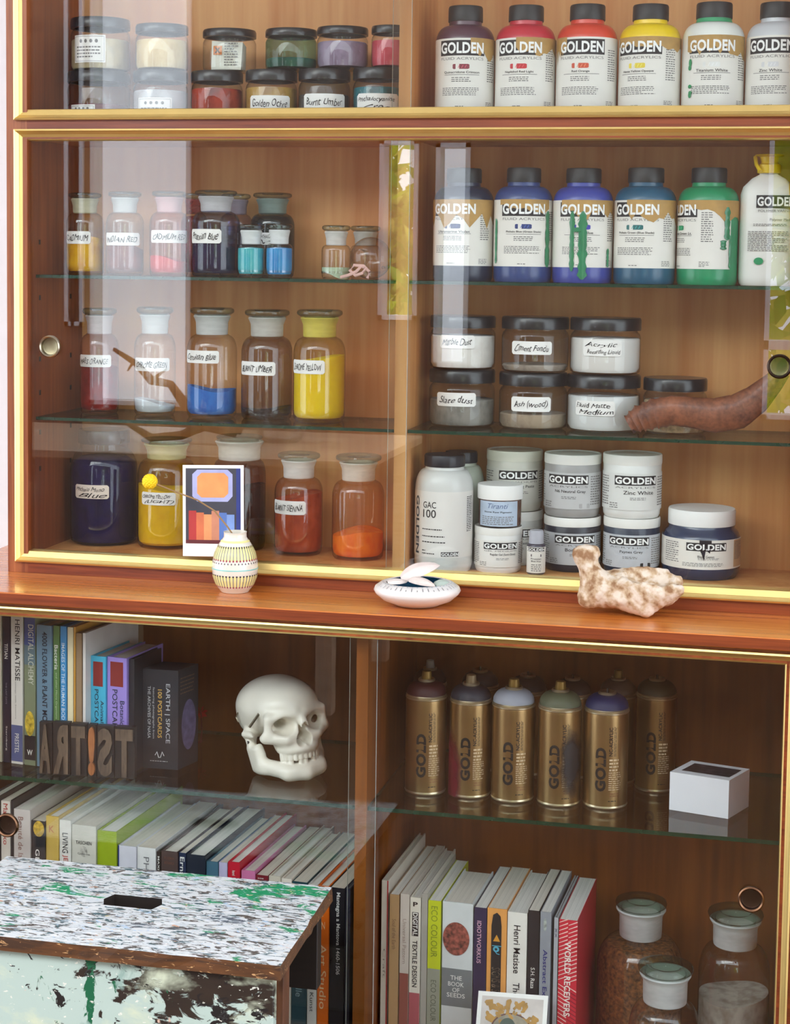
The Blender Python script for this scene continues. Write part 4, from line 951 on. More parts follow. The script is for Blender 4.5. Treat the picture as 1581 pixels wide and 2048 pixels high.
mb = MB(); mb.lathe([(r * .8, h * .77), (r * .855, h * .77), (r * .86, h * .785), (r * .86, h * .975), (r * .84, h), (.0005, h)], WHITE, 60); mb.build('lid', t)
mb = MB(); mp = cyl(r * 1.002, 0.03); mb.patch(mp, -2.0 * r, 1.5 * r, h * .17, h * .60, LABP, 50, 1, .0003); golden_bar(mb, mp, .12 * r, h * .50, 1.05 * r, h * .12)
mb.text(mp, 'Black Gesso', .1 * r, h * .36, .42 * r, h * .035, INK, .0006, .01); mb.micro(mp, -.1 * r, .45 * r, h * .31, h * .34, 2, GREYINK, .0006, 4); mb.micro(mp, -.5 * r, .6 * r, h * .21, h * .27, 3, GREYINK, .0006, 5); mb.micro(mp, -1.1 * r, -.6 * r, h * .25, h * .56, 10, GREYINK, .0006, 6)
mb.patch(mp, .92 * r, 1.45 * r, h * .19, h * .59, P((206, 170, 130), .6), 8, 1, .0005); mb.micro(mp, .95 * r, 1.3 * r, h * .3, h * .57, 12, GREYINK, .0008, 7); mb.build('label', t)
mb = MB(); DK = P((16, 18, 32), .2, coat=.4); mp = cyl(r * 1.003, .06)
mb.cols(mp, [(-.10 * r, h * .47, h * .60), (-.04 * r, h * .40, h * .60), (.02 * r, h * .30, h * .60), (.06 * r, h * .46, h * .60), (.16 * r, h * .41, h * .60), (.2 * r, h * .5, h * .60)], DK, .0012); mb.build('paint_drip', t)

# ------------------------------------------------------------------ on the ledge
LZ = .8553 + .0004
c, r = stand(470, 1191, 92, LZ); h = rise(470, 1063, c)
t = thing('ceramic_vase', 'small ribbed cream vase with coloured dashes standing on the wooden ledge', 'vase', c, face_cam(c))
CERA = P((226, 221, 206), .25, coat=.4, var=.03)
pf = [(.60, .0), (.62, .012), (.80, .10), (.95, .24), (1.0, .38), (.98, .50), (.88, .66), (.70, .80), (.56, .875), (.50, .91), (.49, .97), (.51, 1.0), (.46, 1.0), (.44, .93), (.48, .88), (.76, .62), (.78, .35), (.0, .3)]
def vr(z):
    z /= h
    for (a, p), (b, q) in zip(pf[:12], pf[1:12]):
        if p <= z <= q: return r * (a + (b - a) * (z - p) / max(1e-6, q - p))
    return r * .5
sp = []
for (a, p), (b, q) in zip(pf[:-1], pf[1:]):
    for k in range(4): sp.append((r * (a + (b - a) * k / 4), h * (p + (q - p) * k / 4)))
sp = [(.0005, .001)] + sp + [(.0005, h * .30)]
mb = MB(); mb.lathe(sp, CERA, 64, sharp if False else True) if False else mb.lathe(sp, CERA, 64); mb.build('body', t, sharp=60)
mb = MB()
def vs_(a, z, e=0): rr = vr(z) + e; return (rr * math.sin(a), -rr * math.cos(a), z)
CRE = P((236, 226, 150), .4, var=.05); DKV = P((40, 26, 46), .5); RD = P((150, 40, 70), .5); TQ = P((120, 200, 196), .5); GR = P((110, 118, 90), .5)
for k in range(40):
    a = 6.28319 * k / 40
    mb.patch(lambda u, v, e=0: vs_(a + u, v, e), -.045, .045, h * .56, h * .78, CRE, 1, 5, .0004); mb.patch(lambda u, v, e=0: vs_(a + u, v, e), -.045, .045, h * .12, h * .30, CRE, 1, 4, .0004)
    mb.patch(lambda u, v, e=0: vs_(a + .0785 + u, v, e), -.010, .010, h * .56, h * .78, GR, 1, 5, .0005); mb.patch(lambda u, v, e=0: vs_(a + .0785 + u, v, e), -.010, .010, h * .12, h * .30, GR, 1, 4, .0005)
    mb.patch(lambda u, v, e=0: vs_(a + .0785 + u, v, e), -.035, .035, h * .755, h * .785, DKV, 1, 1, .0007); mb.patch(lambda u, v, e=0: vs_(a + .0785 + u, v, e), -.035, .035, h * .545, h * .575, RD, 1, 1, .0007)
    mb.patch(lambda u, v, e=0: vs_(a + u, v, e), -.02, .02, h * .50, h * .525, DKV, 1, 1, .0007); mb.patch(lambda u, v, e=0: vs_(a + .0785 + u, v, e), -.035, .035, h * .29, h * .315, DKV, 1, 1, .0007)
    mb.patch(lambda u, v, e=0: vs_(a + .0785 + u, v, e), -.03, .03, h * .10, h * .125, RD, 1, 1, .0007)
mb.patch(lambda u, v, e=0: vs_(u, v, e), 0, 6.28319, h * .395, h * .41, TQ, 64, 1, .0005)
mb.patch(lambda u, v, e=0: vs_(u, v, e), 0, 6.28319, h * .84, h * .87, CRE, 64, 1, .0005)
mb.build('painted_pattern', t)
vc = c
b = (vc[0] + .004, vc[1] + .004, LZ + h * .32)
st = [b, on_y(464, 1066, vc[1]), on_y(455, 1053, vc[1]), on_y(446, 1042, vc[1]), on_y(430, 1022, vc[1]), on_y(395, 1000, vc[1] - .004), on_y(350, 983, vc[1] - .006), on_y(312, 968, vc[1] - .008)]
fc = on_y(300, 963, vc[1] - .009)
t = thing('craspedia_flower', 'round yellow billy-button flower on a thin bent stem in the vase', 'flower', b)
mb = MB(); mb.tube(st, [.0014, .0013, .0013, .0013, .0012, .0012, .0012, .0015], P((150, 118, 78), .7, var=.15), 8); mb.build('stem', t, world=True)
def fb(x, y, z):
    q = np.sqrt(x * x + y * y + z * z); a = np.arctan2(y, x); p = np.arcsin(np.clip(z / np.maximum(q, 1e-6), -1, 1))
    return q - .0117 - .0007 * np.sin(a * 13) * np.cos(p * 14) - .0004 * np.sin(p * 23 + a * 7)
v_, f_ = surface_net(fb, (-.0140,) * 3, (.0140,) * 3, .0007)
mb = MB(); mb.add([(x + fc[0], y + fc[1], z + fc[2]) for x, y, z in v_], f_, P((244, 204, 20), .7, var=.15, scale=600), True); mb.build('flower_head', t, world=True, sharp=80)
# dish
c, r = stand(836, 1216, 177, LZ)
p = on_z(836, 1216, LZ); d = c - p; d /= np.linalg.norm(d); r = 88.5 / ppm(c); r *= .97; c = p + d * r * .50; c[1] = min(c[1], -.0135 - r); c[2] = LZ; hd = .034
t = thing('ceramic_dish', 'low white ceramic dish with blue inside and small dark marks holding shells', 'dish', c, face_cam(c))
pr = [(.0005, .001), (r * .50, .0), (r * .55, .002), (r * .80, hd * .25), (r * .96, hd * .52), (r, hd * .66), (r * .97, hd * .80), (r * .84, hd * .97), (r * .74, hd * 1.03), (r * .70, hd * 1.0)]
mb = MB(); mb.lathe(pr, P((224, 220, 215), .3, coat=.3, var=.03), 64); mb.build('body', t, sharp=80)
mb = MB(); mb.lathe([(r * .70, hd * 1.0), (r * .71, hd * .85), (r * .66, hd * .4), (r * .5, hd * .2), (.0005, hd * .16)], P((24, 70, 96), .2, coat=.5, var=.3, scale=30), 56); mb.build('glazed_inside', t)
mb = MB()
def dsf(a, q, e=0):
    i = 6 + q * 2; k = min(7, int(i)); f = i - k; R_ = pr[k][0] + (pr[k + 1][0] - pr[k][0]) * f; Z_ = pr[k][1] + (pr[k + 1][1] - pr[k][1]) * f
    return ((R_ + e) * math.sin(a), -(R_ + e) * math.cos(a), Z_ + e)
for k in range(44):
    a = 6.28319 * k / 44; mb.patch(lambda u, v, e=0: dsf(a + u, v, e), -.007, .007, .2, .55 - .2 * (k % 3 == 0), P((60, 56, 66), .5), 1, 3, .0006); mb.patch(lambda u, v, e=0: dsf(a + u, v, e), -.02, .02, .75, .83, P((90, 150, 180), .5), 1, 1, .0006)
mb.build('painted_marks', t)
SHL = [P((226, 210, 202), .4, var=.06, scale=60), P((222, 206, 196), .5, var=.1, scale=80), P((176, 190, 178), .5, var=.08), P((226, 214, 206), .5, var=.08, scale=70)]
def shell(name, label, x, y, z, L, wd, ht, rz, tilt, mat, seed):
    rn = np.random.RandomState(seed); mb = MB(); vs = []; fs = []; nu, nv = 16, 10
    for j in range(nv + 1):
        for i in range(nu + 1):
            a = -math.pi / 2 + math.pi * i / nu; q = j / nv
            wv = math.sin(math.pi * min(1, q * .9 + .1)) ** .6
            rdg = 1 + .05 * math.sin(a * 9 + seed)
            vs.append((L * (q - .5), wd * wv * math.sin(a) * rdg, ht * wv * math.cos(a) * rdg * (1 - .3 * q)))
    for j in range(nv):
        for i in range(nu): a = j * (nu + 1) + i; fs.append((a, a + 1, a + nu + 2, a + nu + 1))
    vs2 = [(p[0] * .96, p[1] * .9, p[2] * .82 - .0006) for p in vs]; o = len(vs); vs += vs2; fs += [tuple(k + o for k in f[::-1]) for f in fs]
    ct, st_ = math.cos(tilt), math.sin(tilt); vs = [(p[0] * ct - p[2] * st_, p[1], p[0] * st_ + p[2] * ct) for p in vs]
    mz_ = min(p[2] for p in vs); vs = [(p[0], p[1], p[2] - mz_) for p in vs]
    mb.add(vs, fs, mat, True); o = mb.build(name, loc=(c[0] + x, c[1] + y, z), rot=rz, sharp=60); tag(o, label, 'shell', 'seashells in the ceramic dish'); return o
shell('seashell', 'large pale pink shell piece standing highest in the ceramic dish', .002, .020, LZ + hd * .9, .062, .020, .020, .25, .42, SHL[0], 2)
shell('seashell', 'smooth cream shell lying at the front of the ceramic dish', .012, -.018, LZ + hd * .95, .042, .011, .010, -.25, -.1, SHL[1], 5)
shell('seashell', 'grey-green stone-like shell at the right of the ceramic dish', .038, .002, LZ + hd * .8, .030, .012, .012, .9, .1, SHL[2], 7)
shell('seashell', 'flat whitish shell fragment at the left of the ceramic dish', -.028, -.012, LZ + hd * .95, .032, .012, .007, .5, .05, SHL[3], 9)
# bone
bc = on_z(1240, 1236, LZ); bY = bc[1] + .028; q = ppm((bc[0], bY, LZ)); bx = bc[0]
def L(px, py, dy=0.0): return ((px - 1240) / q, dy, (1236 - 6 - py) / q)
def bone(x, y, z):
    d = sd_cap(x, y, z, L(1160, 1124), L(1180, 1120, .004), .0150, .012)
    d = smax(d, sd_ell(x, y, z, L(1168, 1128), (.026, .020, .0165)), .004)
    d = smin(d, sd_cap(x, y, z, L(1163, 1132), L(1188, 1186), .0135, .018), .008)
    d = smin(d, sd_cap(x, y, z, L(1186, 1178), L(1172, 1213, -.008), .018, .0145), .010)
    d = smin(d, sd_cap(x, y, z, L(1190, 1186, .006), L(1206, 1216, .012), .016, .013), .01)
    d = smin(d, sd_cap(x, y, z, L(1194, 1196), L(1276, 1206, .0), .0230, .0240), .012)
    d = smin(d, sd_cap(x, y, z, L(1262, 1200, -.008), L(1290, 1224, -.018), .022, .013), .012)
    d = smin(d, sd_cap(x, y, z, L(1226, 1170, .014), L(1320, 1164, .022), .011, .008), .012)
    d = smin(d, sd_ell(x, y, z, L(1290, 1188, .002), (.050, .036, .030)), .012)
    d = smin(d, sd_cap(x, y, z, L(1318, 1192, -.014), L(1354, 1184, -.018), .013, .007), .012)
    d = smin(d, sd_cap(x, y, z, L(1320, 1176, .010), L(1350, 1171, .012), .010, .006), .008)
    d = smax(d, -sd_ell(x, y, z, L(1300, 1156, -.008), (.042, .024, .019)), .005)
    d = smax(d, -sd_ell(x, y, z, L(1240, 1190, -.034), (.016, .012, .012)), .008)
    d = d + .0012 * np.sin(x * 150 + np.sin(z * 120)) * np.sin(y * 180) * np.sin(z * 160 + 1) + .0007 * np.sin(x * 420 + z * 200) * np.sin(z * 390 + y * 300)
    return d
v_, f_ = surface_net(bone, (-.105, -.06, -.01), (.105, .06, .115), .0022)
zm = min(p[2] for p in v_); mb = MB()
m, nt, out = newmat('old_bone'); b = N(nt, 'BsdfPrincipled'); n1 = N(nt, 'TexNoise'); n1.inputs['Scale'].default_value = 62; n1.inputs['Detail'].default_value = 9
nt.links.new(coords(nt, (1, 1, 1)), n1.inputs['Vector']); rp = ramp(nt, [(.36, lin((140, 102, 68))), (.46, lin((186, 160, 128))), (.58, lin((214, 200, 182)))]); nt.links.new(n1.outputs['Fac'], rp.inputs[0]); nt.links.new(rp.outputs[0], b.inputs['Base Color']); b.inputs['Roughness'].default_value = .75
bp = N(nt, 'Bump'); bp.inputs['Strength'].default_value = .35; bp.inputs['Distance'].default_value = .003; nt.links.new(n1.outputs['Fac'], bp.inputs['Height']); nt.links.new(bp.outputs[0], b.inputs['Normal']); nt.links.new(b.outputs[0], out.inputs[0])
mb.add([(x, y, z - zm) for x, y, z in v_], f_, m, True)
tag(mb.build('animal_bone', loc=(bx, bY, LZ), sharp=80), 'weathered cream animal vertebra bone lying at the right of the wooden ledge', 'bone')

# ------------------------------------------------------------------ base cabinet, left: books on the glass shelf
SZ = S3 + .0004
def book(label, x0, x1, yt, Y, Z, depth, col, items=(), rz=0.0, group='books', name='book', pages=(226, 218, 204), hard=True, bands=(), ybot=None, cat='book', art=None, rough=.45, xn=0.0):
    """book standing on its foot, spine to the front; items are lettering given by the photograph's pixels"""
    A = on_y(x0, yt, Y); B = on_y(x1, yt, Y); t = float(B[0] - A[0]) * math.cos(rz) - .0006; H = float(A[2] - Z)
    q = ppm(A); o = thing(name, label, cat, (A[0] + .0003 + xn, Y, Z), rz, group)
    C_ = P(col, rough, coat=.15, var=.05); b = .0022 if hard else .0009; ins = .003 if hard else .0006
    mb = MB(); mb.box((0, 0, 0), (b, depth, H), C_); mb.box((t - b, 0, 0), (t, depth, H), C_); mb.box((b, 0, 0), (t - b, b, H), C_)
    mp = lambda u, v, e=0: (u, -.0003 - e, v)
    for (ya, yb, cc, *rest) in bands:
        xa, xb = rest if rest else (0, 1)
        mb.add([mp(t * xa, H - (yb - yt) / q), mp(t * xb, H - (yb - yt) / q), mp(t * xb, H - (ya - yt) / q), mp(t * xa, H - (ya - yt) / q)], [(0, 1, 2, 3)], P(cc, rough, var=.05))
    dn = lambda u, v, e=0: (t / 2 + v, -.0003 - e, H - u)      # lettering that runs down the spine
    for it in items:
        k, txt, ya, yb, xc, hf, cc = it[:7]; bo = it[7] if len(it) > 7 else .0
        if k == 'd': mb.text(dn, txt, ((ya + yb) / 2 - yt) / q, (xc - .5) * t, (yb - ya) / q, t * hf, P(cc, .5), .0004, bo)
        elif k == 'u': mb.text(lambda u, v, e=0: (t / 2 - v, -.0003 - e, H - (2 * ((ya + yb) / 2 - yt) / q) + u), txt, ((ya + yb) / 2 - yt) / q, -(xc - .5) * t, (yb - ya) / q, t * hf, P(cc, .5), .0004, bo)
        elif k == 'h': mb.text(mp, txt, t * xc, H - ((ya + yb) / 2 - yt) / q, t * hf, (yb - ya) / q, P(cc, .5), .0004, bo)
        elif k == 'e': mb.disc(mp, t * xc, H - ((ya + yb) / 2 - yt) / q, t * hf / 2, (yb - ya) / 2 / q, P(cc, .4, var=.5, scale=140), .0004 + bo, 24)
    if art: art(mb, mp, t, H, q, yt)
    mb.build('cover', o)
    mb = MB(); mb.box((b, b, ins), (t - b, depth - ins, H - ins), PG(pages)); mb.build('pages', o)
    return o, t, H, depth
PGS = {}
def PG(c):
    if c in PGS: return PGS[c]
    m, nt, out = newmat('page_edges'); b = N(nt, 'BsdfPrincipled'); n1 = N(nt, 'TexNoise'); n1.inputs['Scale'].default_value = 1.0; n1.inputs['Detail'].default_value = 3
    nt.links.new(coords(nt, (900, 3, 3)), n1.inputs['Vector']); l = lin(c); rp = ramp(nt, [(.3, tuple(x * .72 for x in l)), (.65, l)])
    nt.links.new(n1.outputs['Fac'], rp.inputs[0]); nt.links.new(rp.outputs[0], b.inputs['Base Color']); b.inputs['Roughness'].default_value = .8
    nt.links.new(b.outputs[0], out.inputs[0]); PGS[c] = m; return m
RL = -math.radians(8)
UG = 'books on the glass shelf of the base cabinet'
WT, DK_ = (236, 234, 228), (30, 28, 34)
YB = float(on_z(50, 1526, SZ)[1])
book('narrow cream book at the far left of the glass shelf', -16, 4, 1222, YB - .002, SZ, .2, (206, 196, 176), (), RL, UG)
book('black-navy book with small white lettering left of the tall white one', 5, 21, 1228, YB - .004, SZ, .2, (34, 32, 50), (('d', 'TITIAN', 1287, 1318, .5, .45, WT, .01), ('d', 'THE LAST DAYS', 1366, 1410, .5, .2, (150, 150, 160)), ('d', 'Sternberg', 1455, 1505, .5, .25, WT)), RL, UG)
book('tall white book with a large artist name running down its spine', 21.5, 47, 1222, YB - .006, SZ, .21, (226, 220, 212), (('d', 'HENRI MATISSE', 1238, 1362, .58, .42, DK_, .004), ('d', 'Drawings with Scissors', 1354, 1440, .4, .13, GREYINK and (130, 126, 124)), ('d', 'PRESTEL', 1470, 1510, .5, .36, WT)), RL, UG, bands=((1453, 1527, (88, 96, 140)),))
book('blue and green book on digital art beside the tall white one', 48, 72.5, 1234, YB - .008, SZ, .21, (128, 136, 108), (('d', 'DIGITAL ALCHEMY', 1248, 1370, .62, .5, (206, 206, 190), .004), ('e', '', 1424, 1475, .5, .85, (206, 176, 60)), ('h', 'W', 1503, 1514, .5, .5, WT, .02)), RL, UG, bands=((1234, 1290, (66, 84, 140)), (1290, 1330, (100, 120, 130)), (1474, 1524, (30, 28, 34))))
book('grey-blue book about flower motifs with dark serif lettering', 73, 106, 1249, YB - .010, SZ, .2, (104, 134, 156), (('d', '4000 FLOWER & PLANT MOTIFS', 1262, 1470, .55, .34, (26, 34, 50), .012),), RL, UG)
book('thin green book between the grey-blue and the bright blue ones', 106.5, 120, 1251, YB - .011, SZ, .2, (88, 124, 66), (('d', 'Bacteria', 1290, 1340, .5, .6, WT, .01), ('d', 'and other Micro Organisms', 1346, 1440, .5, .35, (190, 206, 170))), RL, UG)
book('thin bright blue book between the green and the cream ones', 120.5, 134, 1252, YB - .012, SZ, .2, (50, 140, 200), (('d', 'IMAGES OF THE HUMAN BODY', 1286, 1450, .5, .55, (214, 230, 240), .008),), RL, UG)
book('thin cream book with pale pages beside the bright blue one', 135, 147, 1254, YB - .013, SZ, .2, (232, 218, 180), (), RL, UG)
book('very thin ochre book beside the cream one', 147.5, 151.5, 1254, YB - .013, SZ, .2, (206, 150, 60), (), RL, UG, hard=False)
book('worn brown book with ragged pale spine behind the cyan box', 152, 165, 1266, YB - .014, SZ, .2, (150, 122, 92), (), RL, UG, rough=.9)
book('thin white book with a pale cover behind the cyan box', 165.5, 172, 1266, YB - .016, SZ, .17, (220, 212, 208), (), RL, UG, hard=False)
XG = 'postcard boxes on the glass shelf'
for lb, x0, x1, yt, cc, tx, dc in (('cyan postcard box with a dark red square on its spine', 181.5, 214, 1311, (64, 178, 214), 'Animalium', .135), ('lavender postcard box with a dark red square on its spine', 214.5, 257, 1313, (158, 134, 214), 'Botanicum', .135)):
    book(lb, x0, x1, yt, YB - .001, SZ, .12, cc, (('d', 'POSTCARDS', 1378, 1478, .40, .26, (20, 40, 60), .004), ('d', tx, 1400, 1470, .78, .22, (20, 36, 56), .004)), RL, XG, 'postcard_box', bands=((1322, 1372, (136, 36, 30), .16, .82),), cat='box')
book('plain black box with scuffed corners between the lavender and the space box', 258, 270, 1318, YB + .0, SZ, .09, (30, 28, 34), (), RL, XG, 'postcard_box', cat='box')
# space postcard box, turned a little
def prism(t, A, B, C, h, mat, name, bevel=0):
    A, B, C = [np.array(v[:2]) for v in (A, B, C)]; D = A + C - B
    z = t.location.z; mb = MB(); vs = [(*p, z) for p in (A, B, C, D)] + [(*p, z + h) for p in (A, B, C, D)]
    mb.add(vs, [(3, 2, 1, 0), (4, 5, 6, 7), (0, 1, 5, 4), (1, 2, 6, 5), (2, 3, 7, 6), (3, 0, 4, 7)], mat); return mb
def side_map(P0, P1, z):
    P0 = np.array([P0[0], P0[1], z]); P1 = np.array([P1[0], P1[1], z]); u = P1 - P0; l = np.linalg.norm(u); u /= l
    return plane(P0, u, (0, 0, 1), (u[1], -u[0], 0)), l
A, B = on_z(285, 1535, SZ), on_z(356, 1540, SZ); C = on_z(396, 1522, SZ)
hB = float(on_y(348, 1341, B[1])[2] - SZ)
t = thing('postcard_box', 'thick dark box of space postcards with a moon on its right side', 'box', (*A[:2], SZ), 0, XG)
BX = P((44, 42, 48), .5, var=.08); mb = prism(t, A, B, C, hB, BX, 'box'); mp, l = side_map(A, B, SZ); q = ppm(A)
dn = lambda u, v, e=0: mp(v, hB - u, e)
def sp_(txt, y0, y1, xc, w_, cc, bo=.004): mb.text(dn, txt, ((y0 + y1) / 2 - 1340) / q, l * xc, (y1 - y0) / q, w_, P(cc, .5), .0005, bo)
sp_('EARTH | SPACE', 1368, 1488, .70, .009, (196, 196, 200)); sp_('100 POSTCARDS', 1380, 1478, .49, .007, (214, 170, 90), .012); sp_('featuring photographs from', 1376, 1480, .31, .004, (190, 190, 190)); sp_('THE ARCHIVES OF NASA', 1374, 1480, .19, .005, (190, 190, 190), .01)
mb.tube([mp(l * (.36 + .05 * k), .022 + .006 * math.sin(k * 1.9), .0006) for k in range(6)], .0007, P((220, 220, 220), .5), 5); mb.micro(mp, l * .22, l * .72, .0115, .0135, 1, P((220, 220, 220), .5), .0006, 4)
mb.build('box', t, world=True)
m2, l2 = side_map(B, C, SZ); mb = MB(); mb.disc(m2, l2 * .52, hB * .42, l2 * .36, hB * .255, P((92, 84, 116), .5, var=.3, scale=90), .0005, 30)
mb.micro(m2, l2 * .1, l2 * .8, hB * .74, hB * .93, 5, P((110, 84, 60), .5), .0005, 8, .3); mb.build('moon_print', t, world=True)
# wood type blocks
TG = 'wood type printing blocks on the glass shelf'
q0 = on_z(76, 1549, SZ); qq = ppm(q0); dirx = on_z(270, 1560, SZ) - q0; ang = math.atan2(dirx[1], dirx[0])
blocks = [('A', 77, 104, 1440, 'blackened', 'first letter block of the row, beside the blue and green book'), ('R', 104.5, 140, 1440, 'blackened', 'mirrored R wood type block, second of the dark row'), ('T', 140.5, 174, 1443, 'blackened', 'T wood type block directly left of the orange exclamation mark'), ('!', 175, 192, 1445, 'orange', 'orange wood type block shaped as an exclamation mark'), ('S', 193, 228, 1447, 'blackened', 'mirrored S wood type block right of the orange exclamation mark'), ('T', 228.5, 270, 1449, 'blackened', 'last T wood type block of the row, beside the space postcard box')]
for ch, x0, x1, yt, kind, lb in blocks:
    f = (x0 - 76) / 194; p = q0 + dirx * f; p[2] = SZ; wd = (x1 - x0) / qq; H = float(on_y(x0, yt, p[1] + .0)[2] - SZ) - .004
    t = thing('type_block', 'dark ' + lb if kind != 'orange' and not lb.startswith('mirrored') else ('dark ' + lb if kind != 'orange' else lb), 'letter block', p, ang, TG)
    dkm = wood('type_dark', (16, 13, 13), (36, 28, 26), (20, 20, 60), .5); facem = wood('type_face', (58, 46, 40), (112, 92, 74), (60, 20, 10), .45) if kind != 'orange' else wood('type_orange', (130, 72, 36), (184, 116, 68), (60, 20, 10), .45)
    mb = MB(); mb.box((.0004, .004, 0), (wd - .0004, .015, H), dkm); mb.build('block', t)
    mp = lambda u, v, e=0: (u, .004 - e, v); mb = MB()
    vs, fs = glyphs(ch, .05); mn, mxx = vs.min(0), vs.max(0); s2 = (vs - mn) / (mxx - mn)
    if ch in 'RS': s2[:, 0] = 1 - s2[:, 0]
    w0, h0 = wd * (.86 if ch != '!' else .8), H * .93; pts2 = [(wd * .5 + (a - .5) * w0, H * .5 + (b - .5) * h0) for a, b in s2]
    n = len(pts2); F = [mp(a, b, .0045) for a, b in pts2]; K = [mp(a, b, .0) for a, b in pts2]
    flip = ch in 'RS'; ff = [tuple(f_[::-1]) if flip else f_ for f_ in fs]
    ed = {}
    for f_ in ff:
        for i in range(len(f_)): ed[(f_[i], f_[(i + 1) % len(f_)])] = 1
    sidef = [(a, a + n, b + n, b) for (a, b) in ed if (b, a) not in ed]
    mb.add(F + K, ff, facem); mb.add(F + K, sidef, dkm if kind != 'orange' else facem); mb.build('raised_letter', t)
# small red paper flower against the back
c, r = stand_y(402, 1442, 16, .15, SZ)
mb = MB(); zc = .052
mb.tube([(0, 0, 0), (.002, 0, .02), (0, 0, zc)], .0012, P((120, 30, 20), .6), 6)
for k in range(7): a = k * .9; mb.add([(0, 0, zc), (.008 * math.cos(a), -.003, zc + .008 * math.sin(a)), (.013 * math.cos(a + .3), .001, zc + .012 * math.sin(a + .3)), (.008 * math.cos(a + .6), .002, zc + .008 * math.sin(a + .6))], [(0, 1, 2, 3)], P((196, 34, 18), .6))
mb.tube([(-.004, -.006, .0012), (.0, .006, .0012)], .0012, P((120, 30, 20), .6), 6)
tag(mb.build('paper_flower', loc=c), 'tiny red paper flower behind the space postcard box', 'flower')

# ------------------------------------------------------------------ skull
bp_ = on_z(578, 1566, SZ); SC_ = .0850; sc = np.array([float(bp_[0]), float(bp_[1]) + .070, SZ])
sk = thing('model_skull', 'white plastic anatomical skull facing right on the glass shelf', 'skull', sc)
def teeth(d, x, y, z, zt, up_, ry):
    for k in range(-5, 6):
        a = k * .21; px_, py_ = (.38 * math.sin(a * 1.15)), .42 + ry * math.cos(a * 1.1)
        if up_ == -1 and k in (-1, 2): continue
        d = smin(d, sd_cap(x, y, z, (px_, py_, zt - .06), (px_, py_, zt + .06), .047, .047), .012)
    return d
def cranium(x, y, z):
    ax = np.abs(x)
    d = sd_ell(x, y, z, (0, -.14, .26), (.68, .86, .62))
    d = smin(d, sd_ell(x, y, z, (0, .40, .26), (.52, .42, .44)), .22)
    d = smin(d, sd_ell(x, y, z, (0, -.45, -.12), (.48, .46, .34)), .25)
    d = smin(d, sd_cap(ax, y, z, (.10, .74, .13), (.52, .60, .10), .10, .09), .12)
    d = smin(d, sd_ell(x, y, z, (0, .50, -.40), (.44, .37, .42)), .14)
    d = smin(d, sd_cap(ax, y, z, (.30, .72, -.36), (.58, .50, -.30), .13, .12), .10)
    d = smin(d, sd_cap(ax, y, z, (.58, .50, -.27), (.72, -.06, -.22), .085, .07), .07)
    d = smin(d, sd_cap(ax, y, z, (.57, .56, -.2), (.55, .58, .10), .085, .075), .08)
    d = smin(d, sd_cap(x, y, z, (0, .80, .06), (0, .93, -.16), .095, .075), .07)
    d = smin(d, sd_cap(ax, y, z, (.54, -.24, -.28), (.50, -.24, -.50), .14, .07), .1)
    d = smin(d, sd_ell(x, y, z, (0, .60, -.62), (.37, .30, .15)), .08)
    d = smax(d, -sd_ell(ax, y, z, (.330, .92, -.09), (.222, .48, .20)), .035)
    d = smax(d, -sd_ell(ax, y, z, (.63, .28, -.12), (.09, .17, .22)), .06)
    n_ = smin(sd_ell(ax, y, z, (.075, .98, -.42), (.085, .42, .14)), sd_ell(x, y, z, (0, 1.0, -.25), (.078, .48, .20)), .05)
    d = smax(d, -n_, .02)
    d = smax(d, -sd_cap(x, y, z, (0, .78, -.36), (0, .0, -.30), .085, .11), .02)
    d = smax(d, -sd_cap(ax, y, z, (.32, .72, -.08), (.22, .22, -.02), .13, .08), .03)
    d = teeth(d, x, y, z, -.745, 1, .38)
    return smax(d, -sd_ell(x, y, z, (0, -.25, .28), (.48, .5, .38)), .05)
def mandible(x, y, z):
    ax = np.abs(x)
    d = sd_cap(ax, y, z, (.0, .76, -1.13), (.30, .66, -1.09), .165, .15)
    d = smin(d, sd_cap(ax, y, z, (.28, .66, -1.08), (.56, .12, -.96), .15, .12), .10)
    d = smin(d, sd_cap(ax, y, z, (.35, .58, -.98), (.55, .22, -.88), .12, .12), .10)
    for yy, r_ in ((-.05, .10), (.05, .10), (.15, .10), (.24, .09)):
        d = smin(d, sd_cap(ax, y, z, (.56, yy, -.98), (.61, yy - .06, -.55), r_, r_ * .85), .08)
    d = smin(d, sd_cap(ax, y, z, (.61, -.04, -.56), (.64, -.08, -.36), .085, .075), .05)
    d = smin(d, sd_cap(ax, y, z, (.57, .18, -.66), (.58, .18, -.48), .07, .04), .06)
    d = smin(d, sd_ell(x, y, z, (0, .62, -1.0), (.37, .25, .12)), .06)
    d = teeth(d, x, y, z, -.90, -1, .36)
    return smax(d, -sd_ell(x, y, z, (0, .22, -1.0), (.36, .38, .42)), .05)
yaw_, rol_, pit_ = math.radians(31), math.radians(4), math.radians(9)
Rsk = Matrix.Rotation(math.radians(15), 3, 'Z') @ Matrix.Rotation(math.pi + yaw_, 3, 'Z') @ Matrix.Rotation(pit_, 3, 'X') @ Matrix.Rotation(rol_, 3, 'Y')
SKM = P((238, 232, 219), .35, coat=.15, var=.05, scale=20)
allv = []
for nm, fn, lo, hi in (('cranium', cranium, (-.85, -1.1, -1.0), (.85, 1.15, 1.1)), ('mandible', mandible, (-.8, -.3, -1.35), (.8, 1.05, -.25))):
    v_, f_ = surface_net(fn, lo, hi, .02); allv.append((nm, (np.array(v_) * (1.03, 1.0, .88)) @ np.array(Rsk).T * SC_, f_))
zmn = min(v.min() if False else v[:, 2].min() for _, v, _ in allv); xmn = min(v[:, 0].min() for _, v, _ in allv); xmxx = max(v[:, 0].max() for _, v, _ in allv)
